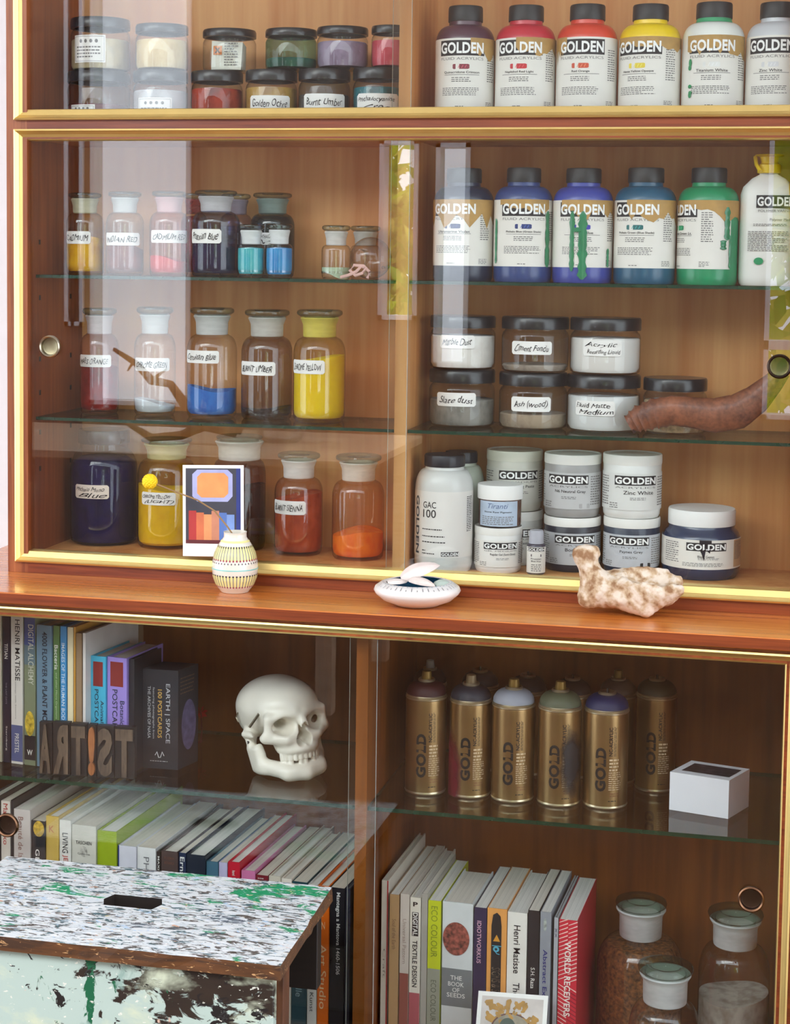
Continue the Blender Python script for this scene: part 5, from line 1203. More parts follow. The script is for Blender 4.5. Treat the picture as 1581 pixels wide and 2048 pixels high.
tx = (float(on_y(475, 1460, sc[1])[0]) + float(on_y(654, 1460, sc[1])[0])) / 2 - sc[0] - (xmn + xmxx) / 2
OFFS = np.array([tx, 0, -zmn])
for nm, v, f_ in allv:
    mb = MB(); mb.add([tuple(p) for p in v + OFFS], f_, SKM, True); mb.build(nm, sk, sharp=70)
def skp(x, y, z): return tuple(np.array(Rsk) @ np.array((x * 1.03, y, z * .88)) * SC_ + OFFS)
mb = MB(); mb.tube([skp(.60, .36, .22), skp(.69, .10, -.06)], .0022, STEEL, 8); mb.build('steel_pin', sk)
mb = MB(); mb.tube([skp(.66, -.36, .20), skp(.68, -.42, .10), skp(.66, -.38, .0)], .0014, STEEL, 6); mb.build('wire_hook', sk)
mb = MB(); mb.tube([skp(.64, -.04, -.40), skp(.705, -.04, -.40)], .0026, P((90, 90, 96), .4, .8), 10); mb.build('jaw_screw', sk)

# ------------------------------------------------------------------ base cabinet, left: big row of books
BZ = FL3 + .0005; LG = 'books in the lower left row of the base cabinet'
RB = -math.radians(4.2)
low_books = [
    (-22, 1, 1590, (40, 36, 40), (), 'black book at the far left end of the lower row', {}),
    (2, 21, 1601, (222, 212, 200), (('d', 'Marimekko', 1606, 1690, .5, .5, (176, 50, 40)),), 'cream book with red lettering behind the bronze finger pull', {}),
    (21.5, 27, 1600, (30, 30, 34), (), 'very thin black book beside the cream one with red lettering', {}),
    (27.5, 62, 1617, (206, 196, 190), (('d', 'Beauté de la', 1632, 1716, .42, .30, (150, 110, 100)),), 'pinkish white book with faded brown lettering', {}),
    (62.5, 91.5, 1640, (36, 38, 44), (('d', 'GEORGIA', 1698, 1790, .45, .3, WT, .01), ('e', '', 1640, 1672, .55, .8, (196, 160, 60))), 'black book with a yellow picture at the top of its spine', {}),
    (92, 118.5, 1631, (206, 172, 84), (('h', 'K', 1650, 1664, .45, .4, (196, 120, 70)),), 'mustard yellow book in the lower row', {}),
    (119, 143, 1639, (226, 222, 214), (('d', 'LIVING', 1665, 1706, .5, .5, (50, 48, 52), .004), ('d', 'JEWELS', 1710, 1760, .5, .5, (190, 70, 60), .004)), 'white book with grey and red lettering', {}),
    (143.5, 194, 1648, (206, 202, 190), (('h', 'TASCHEN', 1680, 1687, .5, .66, (60, 58, 58), .008), ('e', '', 1690, 1712, .5, .3, (180, 176, 166)), ('h', 'Gardens', 1704, 1708, .5, .5, (90, 86, 84))), 'thick pale grey book printed with a publisher name', {}),
    (194.5, 235, 1660, (150, 170, 24), (), 'thick lime green book in the lower row', {}),
    (236, 274, 1690, (214, 212, 222), (), 'thick plain lavender-white book with a blue edge', dict(bands=((1690, 2000, (40, 60, 130), 0, .06),))),
    (274.5, 313, 1693, (228, 226, 224), (('d', 'PHILLIPS', 1712, 1800, .5, .3, (120, 118, 120)),), 'white book with large thin grey letters', {}),
    (313.5, 322, 1703, (60, 46, 40), (('d', 'MAXI', 1712, 1740, .5, .5, WT, .01),), 'very thin dark brown book with small white letters', {}),
    (322.5, 357, 1701, (84, 66, 62), (('h', 'FLORA', 1712, 1717, .5, .6, (130, 80, 60)), ('h', 'BOTANICA', 1722, 1727, .5, .6, (130, 80, 60))), 'dark plum-brown book with faded lettering', {}),
    (357.5, 373, 1705, (36, 46, 74), (('d', 'Ernst', 1713, 1760, .5, .62, WT, .015),), 'navy book with a white serif name', {}),
    (373.5, 412.5, 1708, (34, 40, 54), (), 'thick plain dark navy book', {}),
    (413, 437.5, 1722, (70, 108, 128), (), 'teal-blue book with a mottled spine', {}),
    (438, 455.5, 1724, (190, 182, 212), (), 'pale lilac book beside the bright red one', {}),
    (456, 481, 1723, (196, 30, 50), (('d', 'hand', 1740, 1750, .5, .25, WT),), 'bright red book in the lower row', {}),
    (483, 511.5, 1740, (206, 116, 160), (), 'pink book beside the bright red one', {}),
    (512, 537.5, 1749, (120, 30, 40), (('h', '***', 1754, 1757, .4, .5, WT),), 'dark red book right of the pink one', {}),
    (538, 562.5, 1751, (206, 196, 178), (), 'beige book right of the dark red one', {}),
    (563, 584.5, 1756, (226, 214, 200), (('d', 'nouvelle', 1970, 2040, .5, .4, (110, 90, 90)),), 'cream book between the beige and the dark teal ones', {}),
    (585, 616, 1762, (30, 66, 76), (('d', 'nouvelle', 1930, 1998, .5, .42, (150, 176, 180)),), 'dark teal book with pale letters under the stool edge', {}),
    (616.5, 636, 1768, (222, 218, 212), (('d', 'Kunst', 1990, 2030, .5, .4, DK_),), 'white book between the dark teal and the orange ones', {}),
    (636.5, 660, 1771, (226, 106, 20), (('d', 'Art Studio', 1890, 2024, .5, .6, (244, 206, 160), .004), ('d', 'A - Z', 1800, 1860, .5, .3, (244, 206, 160))), 'orange book with a pale title beside the tall black one', {}),
    (660.5, 691, 1774, (26, 24, 32), (('d', 'Mantegna a Mantova 1460-1506', 1783, 1952, .55, .34, (230, 228, 226), .012),), 'tall black book with a long white serif title', {}),
    (691.5, 702, 1777, (34, 36, 60), (), 'dark navy book pressed against the divider', {}),
]
def yrow(x): return -.083 + .012 * x / 700
for i, (x0, x1, yt, cc, it, lb, k) in enumerate(low_books):
    book(lb, x0, x1, yt, yrow(x0), BZ, (.235 + .02 * ((i * 7) % 3) / 2) if x0 < 640 else (.19 if x0 < 690 else .13), cc, it, RB, LG, pages=[(232, 226, 214), (222, 212, 196), (238, 234, 226)][i % 3], hard=i % 3 != 1, **k)

# ------------------------------------------------------------------ base cabinet, right: spray cans
CG = 'gold spray paint cans on the glass shelf'
CANB = P((158, 126, 84), .30, .85, var=.06, scale=20)
CANR = P((206, 190, 160), .3, .9); NOZ = P((140, 108, 50), .4, .5, var=.1)
def can(label, x0, x1, ybot, ytop, shoulder, nozzle=NOZ, Y=None, spray=None, smear=None, front=True, tall=True):
    """ytop is the top of the painted shoulder"""
    xm = (x0 + x1) / 2
    c, r = stand(xm, ybot, x1 - x0, SZ) if Y is None else stand_y(xm, ybot, x1 - x0, Y, SZ)
    r *= .975; h = rise(xm, ytop, c) - .002; hb = h - .024
    t = thing('spray_can', label, 'spray can', c, face_cam(c), CG)
    mb = MB(); mb.lathe([(.001, .002), (r * .90, .001), (r * .97, .0), (r, .002), (r * .985, .0045)], CANR, 44); 
    mb.lathe([(r * .985, .0045), (r * .985, hb - .006), (r * .97, hb - .002)], CANB, 44)
    mb.lathe([(r * .97, hb - .002), (r * 1.0, hb - .001), (r * 1.0, hb + .001), (r * .965, hb + .002), (r * .985, hb + .0035), (r * .955, hb + .005)], CANR, 44); mb.build('body', t)
    SHM = P(shoulder, .55, var=.08)
    mb = MB(); pr = [(r * .955, hb + .005)] + [(r * (.36 + .60 * math.cos(k / 6 * math.pi / 2)), hb + .005 + .019 * math.sin(k / 6 * math.pi / 2)) for k in range(1, 7)]
    mb.lathe(pr, SHM, 44); mb.build('shoulder', t)
    mb = MB(); z0 = h; mb.lathe([(r * .36, z0 - .001), (r * .40, z0), (r * .41, z0 + .002), (r * .37, z0 + .004), (r * .30, z0 + .003), (r * .24, z0 + .0005), (.0005, z0 + .0005)], CANR, 32); mb.build('valve_cup', t)
    mb = MB()
    if nozzle: mb.lathe([(r * .25, z0 + .001), (r * .25, z0 + .007), (r * .22, z0 + .015), (r * .19, z0 + .0155), (.0005, z0 + .0155)], nozzle, 24); mb.build('nozzle', t)
    else: mb.lathe([(r * .06, z0), (r * .06, z0 + .008), (.0005, z0 + .008)], P((60, 50, 44), .5), 12); mb.build('valve_stem', t)
    if front:
        mb = MB(); up = lambda k: (lambda u, v, e=0: cyl(r * .987)(k - v, u, e)); K = P((26, 22, 20), .5)
        mb.text(up(-.22 * r), 'GOLD', hb * .42, 0, hb * .46, r * .48, K, .0005, .045)
        mb.text(up(.22 * r), 'NC-ACRYLIC', hb * .715, 0, hb * .30, r * .17, K, .0005, .02)
        mb.micro(up(.40 * r), hb * .56, hb * .88, -r * .07, r * .05, 2, K, .0005, 3, .3)
        mp = cyl(r * .987); WK = P((214, 186, 150), .6)
        mb.micro(mp, .16 * r, .62 * r, hb * .40, hb * .54, 4, WK, .0005, 5, .5); mb.micro(mp, .14 * r, .72 * r, hb * .20, hb * .40, 9, WK, .0005, 6, .35); mb.micro(mp, .14 * r, .50 * r, hb * .085, hb * .095, 1, K, .0005, 7, .8)
        mb.micro(mp, .2 * r, .6 * r, hb * .13, hb * .18, 2, P((140, 92, 60), .6), .0005, 8, .4); mb.build('printed_label', t)
    if spray:
        m, nt, out = newmat('overspray'); b = N(nt, 'BsdfPrincipled'); b.inputs['Base Color'].default_value = (*lin(spray[2]), 1); b.inputs['Roughness'].default_value = .5
        n1 = N(nt, 'TexNoise'); n1.inputs['Scale'].default_value = 900; n1.inputs['Detail'].default_value = 2; n2 = N(nt, 'TexNoise'); n2.inputs['Scale'].default_value = 38
        v = coords(nt, (1, 1, 1)); nt.links.new(v, n1.inputs['Vector']); nt.links.new(v, n2.inputs['Vector'])
        mp_ = N(nt, 'Mapping'); cx_, cz_, rx_, rz_ = spray[0]; mp_.inputs['Scale'].default_value = (1 / (rx_ * r), 0, 1 / (rz_ * hb)); mp_.inputs['Location'].default_value = (-cx_ / rx_, 0, -cz_ / rz_); nt.links.new(v, mp_.inputs['Vector'])
        ln = N(nt, 'VectorMath', operation='LENGTH'); nt.links.new(mp_.outputs[0], ln.inputs[0])
        g = N(nt, 'Math', operation='SUBTRACT'); g.inputs[0].default_value = 1.0; nt.links.new(ln.outputs['Value'], g.inputs[1])
        a1 = N(nt, 'Math', operation='MULTIPLY_ADD'); a1.inputs[1].default_value = .5; nt.links.new(n2.outputs['Fac'], a1.inputs[0]); nt.links.new(g.outputs[0], a1.inputs[2])
        a2 = N(nt, 'Math', operation='MULTIPLY_ADD'); a2.inputs[1].default_value = .35; nt.links.new(n1.outputs['Fac'], a2.inputs[0]); nt.links.new(a1.outputs[0], a2.inputs[2])
        rp = ramp(nt, [(.52, (0, 0, 0)), (.95, (.92, .92, .92))]); nt.links.new(a2.outputs[0], rp.inputs[0])
        tr = N(nt, 'BsdfTransparent'); mx_ = N(nt, 'MixShader'); nt.links.new(rp.outputs[0], mx_.inputs[0]); nt.links.new(tr.outputs[0], mx_.inputs[1]); nt.links.new(b.outputs[0], mx_.inputs[2]); nt.links.new(mx_.outputs[0], out.inputs[0])
        u0, u1, v0, v1 = spray[3]; mb = MB(); mb.patch(cyl(r * .987), u0 * r, u1 * r, v0 * hb, v1 * hb, m, 16, 1, .0009); mb.build('overspray', t)
    return c, r, h
can('gold spray can with a dark red shoulder, first in the front row', 808, 893, 1592, 1358, (58, 12, 15))
can('gold spray can with slate shoulder and dark red overspray down one side', 896, 982, 1598, 1366, (40, 40, 52), P((150, 128, 96), .5, .3), spray=((-1.0, .16, .72, .6), 0, (110, 16, 36), (-1.55, .35, .0, .95)))
can('gold spray can with a pale lavender-grey shoulder', 980, 1069, 1607, 1374, (150, 152, 164))
can('gold spray can with an olive-grey shoulder and a black smear on its label', 1072, 1162, 1615, 1379, (86, 90, 68), spray=((.55, .46, .6, .42), 0, (34, 34, 38), (-.3, 1.45, .0, .98)))
can('gold spray can with a navy shoulder and no nozzle, at the front', 1164, 1256, 1620, 1384, (22, 32, 78), None)
can('gold spray can with a dark olive shoulder and no nozzle beside the paper cube', 1268, 1351, 1586, 1357, (44, 46, 24), None)
can('spray can with a pinkish grey shoulder behind the navy one', 1194, 1270, 1590, 1356, (90, 70, 62), Y=.125, front=False)
can('blackish spray can half hidden behind the dark red one', 822, 892, 1590, 1336, (60, 40, 40), P((150, 140, 132), .5), Y=.125, front=False)
can('blackish spray can without nozzle behind the slate one', 918, 996, 1590, 1340, (40, 40, 56), None, Y=.135, front=False)
can('blackish spray can without nozzle behind the lavender-grey one', 1012, 1092, 1590, 1350, (36, 38, 54), None, Y=.135, front=False)
can('blackish spray can without nozzle behind the olive-grey one', 1102, 1180, 1590, 1356, (52, 38, 40), None, Y=.135, front=False)
# paper cube
A, B, C = on_z(1339, 1619, SZ), on_z(1457, 1638, SZ), on_z(1498, 1613, SZ)
hc = float(on_y(1457, 1561, B[1])[2] - SZ)
t = thing('paper_cube', 'white memo paper cube with a dark photo on top, beside the spray cans', 'paper cube', (*A[:2], SZ))
CUBE = P((236, 236, 242), .7, var=.02)
mb = prism(t, A, B, C, hc, CUBE, 'block'); mb.build('paper_block', t, world=True)
A2, B2, C2 = [np.array([p[0], p[1]]) for p in (A, B, C)]; u = B2 - A2; lu = np.linalg.norm(u); u /= lu; v = C2 - B2; lv = np.linalg.norm(v); v /= lv
mp = plane((A2[0], A2[1], SZ + hc), (u[0], u[1], 0), (v[0], v[1], 0), (0, 0, 1)); mb = MB()
mb.patch(mp, lu * .12, lu * .93, lv * .2, lv * .82, P((60, 56, 64), .35, var=.9, scale=90), 1, 1, .0004); mb.build('top_photo', t, world=True)

# ------------------------------------------------------------------ base cabinet, right: books at the bottom
RG = 'books in the lower right of the base cabinet'
def art_globe(mb, mp, t, H, q, yt):
    m = P((140, 74, 62), .5, var=.75, scale=150); z = H - (1876 - yt) / q
    mb.disc(mp, t * .46, z, t * .44, 34 / q, m, .0008, 36)
def art_signs(mb, mp, t, H, q, yt):
    K = P((30, 28, 30), .5); zz = lambda y: H - (y - yt) / q
    mb.cols(mp, [(t * .22, zz(2040), zz(1850)), (t * .3, zz(2048), zz(1828)), (t * .5, zz(2060), zz(1823)), (t * .68, zz(2048), zz(1830)), (t * .74, zz(2040), zz(1850))], K, .0004)
    o = P((216, 150, 50), .5); mb.add([mp(t * .32, zz(1882), .0008), mp(t * .68, zz(1882), .0008), mp(t * .5, zz(1868), .0008)], [(0, 1, 2)], o)
    b = P((90, 180, 206), .5); mb.disc(mp, t * .48, zz(1898), t * .16, 6 / q, b, .0008, 16); mb.disc(mp, t * .48, zz(1898), t * .07, 2.6 / q, K, .0011, 12)
    mb.patch(mp, t * .27, t * .76, zz(1892), zz(1890.5), b, 1, 1, .0008); mb.tube([mp(t * .45, zz(1903), .001), mp(t * .52, zz(1907), .001), mp(t * .66, zz(1908), .001)], .0006, b, 5)
def art_rays(mb, mp, t, H, q, yt):
    zz = lambda y: H - (y - yt) / q; w1 = P((238, 200, 190), .5); dk = P((146, 22, 50), .5)
    for k in range(26):
        y0 = yt + 6 + k * 8.4
        for a, b, yy in ((0, .48, 0), (.52, 1, 4)):
            s_ = -1 if k < 15 else 1; mm = w1 if k < 16 or a == 0 else dk
            mb.add([mp(t * a, zz(y0 + yy), .0003), mp(t * b, zz(y0 + yy + s_ * 9), .0003), mp(t * b, zz(y0 + yy + s_ * 9 + 2.6), .0003), mp(t * a, zz(y0 + yy + 1.4), .0003)], [(0, 1, 2, 3)], mm)
rb = [
    (764, 778, 1760, (214, 204, 190), (('d', 'Craft', 1900, 1960, .5, .4, (150, 140, 130)),), 'tall thin book with a cream spine and red cover next to the divider', dict(bands=((1760, 2100, (176, 36, 40), .82, 1),))),
    (780, 799.5, 1788, (176, 140, 96), (('d', 'Soul of the Earth', 1838, 1900, .5, .4, (120, 90, 60)),), 'tan brown book with faint lettering near the divider', {}),
    (801.5, 820, 1787, (206, 196, 186), (('d', 'Universal Pattern', 1838, 1930, .5, .4, (160, 140, 130)),), 'pale book with a brownish stain at mid spine', dict(bands=((1950, 2080, (140, 72, 62)),))),
    (821, 843, 1794, (228, 222, 208), (('h', 'P', 1803, 1812, .5, .45, DK_, .03), ('d', 'TEXTILE DESIGN', 1882, 1978, .5, .46, DK_, .02), ('d', 'DIGITAL', 1825, 1872, .5, .46, WT, .02)), 'cream book about digital textile design with blocks of black lettering', dict(bands=((1824, 1873, DK_, .2, .8), (1990, 2080, (170, 80, 90))))),
    (844, 856.5, 1787, (166, 162, 154), (), 'thin grey book left of the lime green one', {}),
    (857, 883.5, 1800, (196, 206, 20), (('d', 'ECO COLOUR', 1811, 1916, .5, .5, (130, 146, 20)), ('d', 'ECO COLOUR', 1963, 2048, .5, .42, (92, 96, 80))), 'lime green and grey book about eco colour', dict(bands=((1940, 2090, (150, 152, 136)),))),
    (886, 948, 1802, (212, 216, 216), (('h', 'THE', 1952, 1961, .48, .38, (226, 226, 222), .01), ('h', 'BOOK', 1965, 1974, .48, .52, (226, 226, 222), .01), ('h', 'OF', 1977, 1986, .48, .24, (226, 226, 222), .01), ('h', 'SEEDS', 1988, 1997, .48, .6, (226, 226, 222), .01)), 'thick grey-white book with a reddish seed picture on its spine', dict(bands=((1938, 2016, (118, 122, 124)),), art=art_globe)),
    (949, 975, 1814, (42, 34, 70), (('d', 'IDIOTWORKUS', 1841, 1928, .42, .34, (214, 170, 190), .015),), 'dark purple book with a pink title', {}),
    (975.5, 1015.5, 1815, (230, 160, 84), (('d', 'SIGNS & SYMBOLS', 1936, 2030, .48, .44, (196, 176, 150)),), 'orange book with a black panel and a blue eye emblem', dict(art=art_signs)),
    (1016, 1056, 1823, (234, 230, 222), (('d', 'Henri Matisse', 1849, 1948, .5, .34, DK_, .008), ('d', 'The Cut', 1967, 2030, .5, .34, DK_, .008)), 'white book with an artist name in black letters', {}),
    (1057, 1080.5, 1820, (34, 32, 36), (('d', 'S.H. Raza', 1937, 1980, .5, .36, WT, .008),), 'black book with a short white name between the white and grey ones', {}),
    (1081.5, 1104, 1823, (146, 150, 158), (('d', 'Abstract Expressionism', 1900, 2090, .45, .52, (44, 48, 120), .012), ('e', '', 1836, 1862, .45, .3, (170, 176, 170))), 'grey book with a dark blue title', {}),
    (1109, 1118, 1835, (170, 172, 178), (('d', 'XX', 1856, 1876, .5, .5, (50, 50, 80)),), 'very thin silver-grey book left of the red one', {}),
    (1119, 1157, 1838, (206, 42, 60), (('d', 'WORLD RECEIVERS', 1882, 2036, .5, .34, (244, 232, 224), .02),), 'red book patterned with pale rays and white lettering', dict(art=art_rays)),
]
for i, (x0, x1, yt, cc, it, lb, k) in enumerate(rb):
    book(lb, x0, x1, yt, -.035 if i else -.03, BZ, .235 if i < 4 else (.15 if i in (6,) else .19), cc, it, -math.radians(2.4), RG, pages=[(226, 218, 206), (236, 232, 226)][i % 2], hard=i % 3 == 0, **k)
# bottles
G5 = 'big stoppered bottles at the bottom of the base cabinet'
def bigb(x0, x1, yt, Y, fill, lv, label, dl, **k):
    xm = (x0 + x1) / 2; c, r = stand_y(xm, 1980, x1 - x0, Y, BZ); r *= .98; h = rise(xm, yt + 14, c)
    fz = k.pop('fz'); tot = h; nk, sh, bd = [rise(xm, y_, c) for y_ in fz]
    stopper_bottle('storage_bottle', label, G5, c, r, h, fill, lv, fr=((h - nk) / h, (h - sh) / h, (h - bd) / h), disc=dl, **k); return c, r, h
HERB = P((120, 76, 36), .9, var=.75, scale=160, bump=1.0)
bigb(1192, 1366, 1784, .115, HERB, .72, 'big bottle filled with brown dried plant bits behind the small stoppered one', .60, fz=(1812, 1868, 1930), nr=.50, seed=61)
bigb(1396, 1540, 1806, .10, powder((196, 190, 180), (150, 140, 128)), .42, 'big clear bottle with pale grey powder beside the right frame', .78, fz=(1834, 1886, 1950), nr=.62, seed=62)
bigb(1258, 1404, 1914, -.025, P((206, 200, 190), .7, var=.2), .08, 'smaller clear stoppered bottle standing in front of the two big ones', .78, fz=(1942, 2000, 2066), nr=.62, seed=63)
# second art card
A_, B_, D_ = on_y(946, 2130, -.118), on_y(1088, 2142, -.118), on_y(953, 1981, -.060)
t = thing('art_card', 'white-bordered art card with ochre strokes and a rounded green-grey shape before the books', 'postcard', tuple((A_ + B_) / 2))
def art2(mb, mp, a, b):
    mb.patch(mp, a * .06, a * .94, b * .06, b * .94, P((206, 196, 190), .5, var=.15), 1, 1, .0003)
    rn = random.Random(3); oc = P((176, 130, 50), .5, var=.3, scale=60)
    for k in range(110):
        x, y = a * rn.uniform(.12, .88), b * rn.uniform(.36, .90); l = a * rn.uniform(.05, .11); an = math.atan2(y - b * .55, x - a * .5) + rn.uniform(-.9, .9)
        if x > a * .7 and y > b * .72: continue
        x = min(max(x, a * .16), a * .84); y = min(y, b * .86); dx, dy = l * math.cos(an) * .6, l * math.sin(an) * .6; nx, ny = -math.sin(an) * l * .28, math.cos(an) * l * .28
        mb.add([mp(x - dx - nx, y - dy - ny, .0004 + k * 1e-5), mp(x + dx * .6 - nx, y + dy * .6 - ny, .0004 + k * 1e-5), mp(x + dx, y + dy, .0004 + k * 1e-5), mp(x + dx * .6 + nx, y + dy * .6 + ny, .0004 + k * 1e-5), mp(x - dx + nx, y - dy + ny, .0004 + k * 1e-5)], [(0, 1, 2, 3, 4)], oc)
    mb.disc(mp, a * .5, b * .50, a * .29, b * .23, P((92, 46, 36), .5), .0010, 40); mb.disc(mp, a * .5, b * .495, a * .27, b * .215, P((150, 140, 120), .5, var=.35, scale=60), .0013, 40)
    mb.disc(mp, a * .45, b * .52, a * .12, b * .14, P((66, 84, 72), .5, var=.2), .0016, 24); mb.disc(mp, a * .60, b * .47, a * .10, b * .12, P((182, 170, 158), .5, var=.2), .0018, 20)
card(t, A_, B_, D_, art2)

# ------------------------------------------------------------------ painted step stool
def chipped(name, base, stops, sc, seed, edge=None, thr=.5, spots=()):
    """worn paint: flaking colour layers over bare dark wood"""
    m, nt, out = newmat(name); b = N(nt, 'BsdfPrincipled'); v = coords(nt, (1, 1, 1))
    def noise(scale, det, off, dist=.0, rough=.6):
        mp_ = N(nt, 'Mapping'); mp_.inputs['Scale'].default_value = scale; mp_.inputs['Location'].default_value = (off, off * 1.7, off * .6); nt.links.new(v, mp_.inputs['Vector'])
        n_ = N(nt, 'TexNoise'); n_.inputs['Scale'].default_value = 1; n_.inputs['Detail'].default_value = det; n_.inputs['Roughness'].default_value = rough; n_.inputs['Distortion'].default_value = dist; nt.links.new(mp_.outputs[0], n_.inputs['Vector']); return n_.outputs['Fac']
    col = ramp(nt, [(0, lin(base[0])), (1, lin(base[1]))]); nt.links.new(noise((sc[0] * 2, sc[1] * 4, sc[2] * 4), 6, seed), col.inputs[0]); cur = col.outputs[0]
    hgt = None
    for i, (c_, scale, lo, hi, det, dist, *where) in enumerate(stops):
        rp = ramp(nt, [(lo, (0, 0, 0)), (hi, (1, 1, 1))]); nt.links.new(noise(scale, det, seed + 3.1 * i + 1, dist), rp.inputs[0])
        mk = rp.outputs[0]
        if where:
            tot = noise(scale, det, seed + 3.1 * i + 1, dist)
            for (ctr, rad, amt) in where[0]:
                mp_ = N(nt, 'Mapping'); mp_.inputs['Scale'].default_value = tuple(1 / q_ if q_ else 0 for q_ in rad); mp_.inputs['Location'].default_value = tuple(-c0 / q_ if q_ else 0 for c0, q_ in zip(ctr, rad)); nt.links.new(v, mp_.inputs['Vector'])
                ln = N(nt, 'VectorMath', operation='LENGTH'); nt.links.new(mp_.outputs[0], ln.inputs[0])
                mr = N(nt, 'MapRange'); mr.inputs['From Min'].default_value = 1.0; mr.inputs['From Max'].default_value = 0.0; mr.inputs['To Max'].default_value = amt; nt.links.new(ln.outputs['Value'], mr.inputs['Value'])
                ad = N(nt, 'Math', operation='ADD'); nt.links.new(tot, ad.inputs[0]); nt.links.new(mr.outputs[0], ad.inputs[1]); tot = ad.outputs[0]
            nt.links.new(tot, rp.inputs[0])
        if i == 0 and edge:
            sx = N(nt, 'SeparateXYZ'); nt.links.new(v, sx.inputs[0]); prev = None
            for ax, a0, a1 in edge:
                mr = N(nt, 'MapRange'); mr.inputs['From Min'].default_value = a0; mr.inputs['From Max'].default_value = a1; nt.links.new(sx.outputs[ax], mr.inputs['Value'])
                if prev is None: prev = mr.outputs[0]
                else:
                    q_ = N(nt, 'Math', operation='MAXIMUM'); nt.links.new(prev, q_.inputs[0]); nt.links.new(mr.outputs[0], q_.inputs[1]); prev = q_.outputs[0]
            ad = N(nt, 'Math', operation='MULTIPLY_ADD'); ad.inputs[1].default_value = .30; nt.links.new(prev, ad.inputs[0]); nt.links.new(noise(scale, det, seed + 1, dist), ad.inputs[2])
            nt.links.new(ad.outputs[0], rp.inputs[0])
        mx_ = N(nt, 'MixRGB'); nt.links.new(mk, mx_.inputs['Fac']); nt.links.new(cur, mx_.inputs['Color1']); mx_.inputs['Color2'].default_value = (*lin(c_), 1); cur = mx_.outputs[0]
        if i == 0: hgt = mk
    nt.links.new(cur, b.inputs['Base Color']); b.inputs['Roughness'].default_value = .5
    bp = N(nt, 'Bump'); bp.inputs['Strength'].default_value = .6; bp.inputs['Distance'].default_value = .0012; nt.links.new(hgt, bp.inputs['Height']); nt.links.new(bp.outputs[0], b.inputs['Normal'])
    nt.links.new(b.outputs[0], out.inputs[0]); return m
YSB = -.192; ZST = float(on_y(330, 1742, YSB)[2])
xr_b, xr_f = float(on_y(665, 1776, YSB)[0]), float(on_z(561, 1931, ZST)[0]); YSF = float(on_z(561, 1931, ZST)[1]); XSL = -1.14
def tz(px, py): p = on_z(px, py, ZST); return (float(p[0]), float(p[1]), 0)
TOPM = chipped('stool_top_paint', ((50, 42, 38), (112, 102, 94)), [
    ((214, 217, 216), (24, 70, 70), .44, .48, 5, 1.6),
    ((92, 98, 108), (8, 20, 20), .60, .68, 8, 1.4, [(tz(480, 1840), (.13, .07, 0), .16)]),
    ((74, 100, 104), (30, 100, 100), .55, .58, 6, 1.2),
    ((206, 212, 214), (42, 130, 130), .53, .555, 5, 1.0),
    ((24, 142, 92), (10, 22, 22), .60, .64, 8, 1.0, [(tz(500, 1780), (.06, .035, 0), .20), (tz(570, 1790), (.09, .05, 0), .22), (tz(140, 1738), (.07, .03, 0), .20)]),
    ((206, 158, 128), (46, 110, 110), .655, .68, 4, .6), ((210, 190, 128), (52, 130, 130), .665, .685, 4, .5),
    ((176, 200, 222), (40, 110, 110), .62, .66, 5, .8),
    ((224, 226, 226), (60, 180, 180), .575, .60, 5, .8)], (6, 30, 30), 2.0)
EDGEM = chipped('stool_edge_paint', ((34, 24, 20), (128, 82, 46)), [((196, 190, 180), (14, 60, 60), .66, .70, 6, .5), ((70, 48, 34), (10, 40, 60), .50, .60, 6, 1.2), ((206, 160, 110), (40, 120, 160), .62, .66, 5, 2.0)], (8, 30, 30), 4.0)
FRONTM = chipped('stool_front_paint', ((30, 24, 20), (58, 44, 34)), [
    ((182, 200, 190), (22, 20, 34), .62, .65, 9, .8), ((206, 214, 188), (8, 12, 16), .52, .64, 5, .3),
    ((20, 96, 62), (40, 8, 14), .66, .69, 6, 1.2, [((.204, 0, -.02), (.014, 0, .16), .30)]), ((150, 176, 166), (16, 16, 20), .60, .68, 6, .6),
    ((30, 25, 24), (36, 40, 60), .615, .63, 8, 1.0, [((.385, 0, -.075), (.05, 0, .05), .16)]), ((222, 186, 166), (26, 40, 40), .69, .72, 4, .3), ((226, 226, 214), (100, 140, 140), .66, .69, 3, .2)], (8, 8, 20), 7.3, edge=[('Z', -.022, -.10), ('X', .40, .14)])
DARKM = chipped('stool_dark_wood', ((20, 16, 15), (44, 34, 28)), [((206, 210, 196), (70, 70, 70), .74, .77, 4, .3)], (8, 8, 20), 9.1)
TH = .0205
st_ = thing('step_stool', 'old wooden step stool with flaking white, mint and green paint before the cabinet', 'stool', ((XSL + xr_f) / 2, (YSB + YSF) / 2, 0))
h0, h1, h2, h3 = on_z(199, 1806, ZST), on_z(246, 1788, ZST), on_z(306, 1796, ZST), on_z(290, 1820, ZST)
hx0, hx1, hy0, hy1 = float(h0[0]) , float(h3[0]), float(h3[1]) + .004, float(h2[1])
hx1 = hx0 + .088
def rough_x(y): return xr_b + (xr_f - xr_b) * (y - YSB) / (YSF - YSB)
rn = random.Random(12)
xs_ = [XSL, hx0] + [hx0 + (hx1 - hx0) * k / 4 for k in range(1, 5)] + [hx1 + (xr_f - hx1) * k / 6 for k in range(1, 6)] + [None]
ys_ = [YSF, YSF + .05, hy0, (hy0 + hy1) / 2, hy1, hy1 + .06, YSB]
mb = MB(); G_ = {}
vs = []
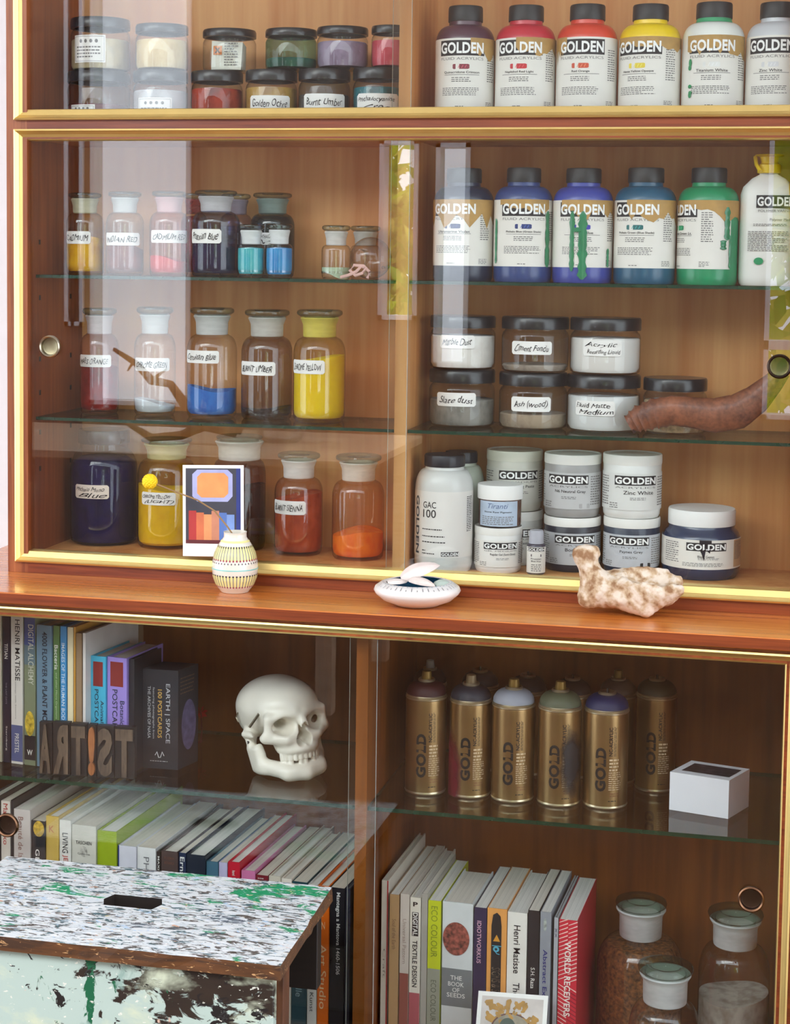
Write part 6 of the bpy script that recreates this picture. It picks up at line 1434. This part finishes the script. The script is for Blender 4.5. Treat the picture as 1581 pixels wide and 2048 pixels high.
for zt in (0, 1):
    for j, y in enumerate(ys_):
        for i, x in enumerate(xs_):
            xx = rough_x(y) if x is None else x
            jx, jy = (rn.uniform(-.0015, .0015) if i == len(xs_) - 1 else 0), (rn.uniform(-.0015, .0015) if j in (0, len(ys_) - 1) else 0)
            hole_c = 1 <= i <= 5 and 2 <= j <= 4
            if hole_c and (i in (1, 5)) and j in (2, 4): jx += .008 * (1 if i == 1 else -1)
            G_[zt, i, j] = len(vs); vs.append((xx + jx, y + jy, ZST - (0 if zt else TH) - (.0012 * abs(rn.random()) if zt and (j in (0,) or i == len(xs_) - 1) else 0)))
ft, fbm, fsd = [], [], []
nx_, ny_ = len(xs_), len(ys_)
for j in range(ny_ - 1):
    for i in range(nx_ - 1):
        if 1 <= i <= 4 and 2 <= j <= 3: continue
        ft.append((G_[1, i, j], G_[1, i + 1, j], G_[1, i + 1, j + 1], G_[1, i, j + 1])); fbm.append((G_[0, i, j], G_[0, i, j + 1], G_[0, i + 1, j + 1], G_[0, i + 1, j]))
ed = {}
for f_ in ft:
    for k in range(4): ed[f_[k], f_[(k + 1) % 4]] = 1
off = nx_ * ny_
fsd = [(a - off, b - off, b, a) for (a, b) in ed if (b, a) not in ed]
mb.add(vs, ft, TOPM); mb.add(vs, fbm, DARKM); mb.add(vs, [f for f in fsd if not all(.0 < (vs[k][0] - hx0 + .02) < hx1 - hx0 + .03 and YSF + .02 < vs[k][1] < YSB - .02 for k in f)], EDGEM); mb.add(vs, [f for f in fsd if all(.0 < (vs[k][0] - hx0 + .02) < hx1 - hx0 + .03 and YSF + .02 < vs[k][1] < YSB - .02 for k in f)], DARKM); mb.build('stool_top', st_, world=True)
YF = YSF + .012; XFR = float(on_y(547, 1990, YF)[0])
o = MB(); o.box((-.46, .0, -.36), (.0, .016, .0), FRONTM, .0012)
o.v = [(x + .46, y, z) for x, y, z in o.v]
ob = o.build('front_board', st_); ob.location = (XFR - .46 - st_.location.x, YF - st_.location.y, ZST - TH)
xs2 = float(on_y(579, 2020, YF + .045)[0])
for xa in (xs2 - .018, XSL + .035):
    mb = MB(); mb.box((xa, YF + .0165, .0), (xa + .018, YF + .045, ZST - TH), wood('stool_side_wood', (52, 32, 20), (110, 66, 40), (20, 20, 3), .6), .001); mb.box((xa, YSB - .058, .0), (xa + .018, YSB - .0425, ZST - TH), DARKM) if xa < -1 else None; mb.build('side_board', st_, world=True)
xb, zb_ = float(on_y(643, 1900, YSB - .02)[0]), float(on_y(640, 1978, YSB - .036)[2])
mb = MB(); mb.box((XSL + .02, YSB - .042, zb_), (xb, YSB - .020, ZST - TH), DARKM, .0012); mb.build('back_rail', st_, world=True)
mb = MB(); mb.box((XSL + .055, YF + .02, .09), (xs2 - .02, YF + .045, .105), DARKM); mb.build('stretcher', st_, world=True)
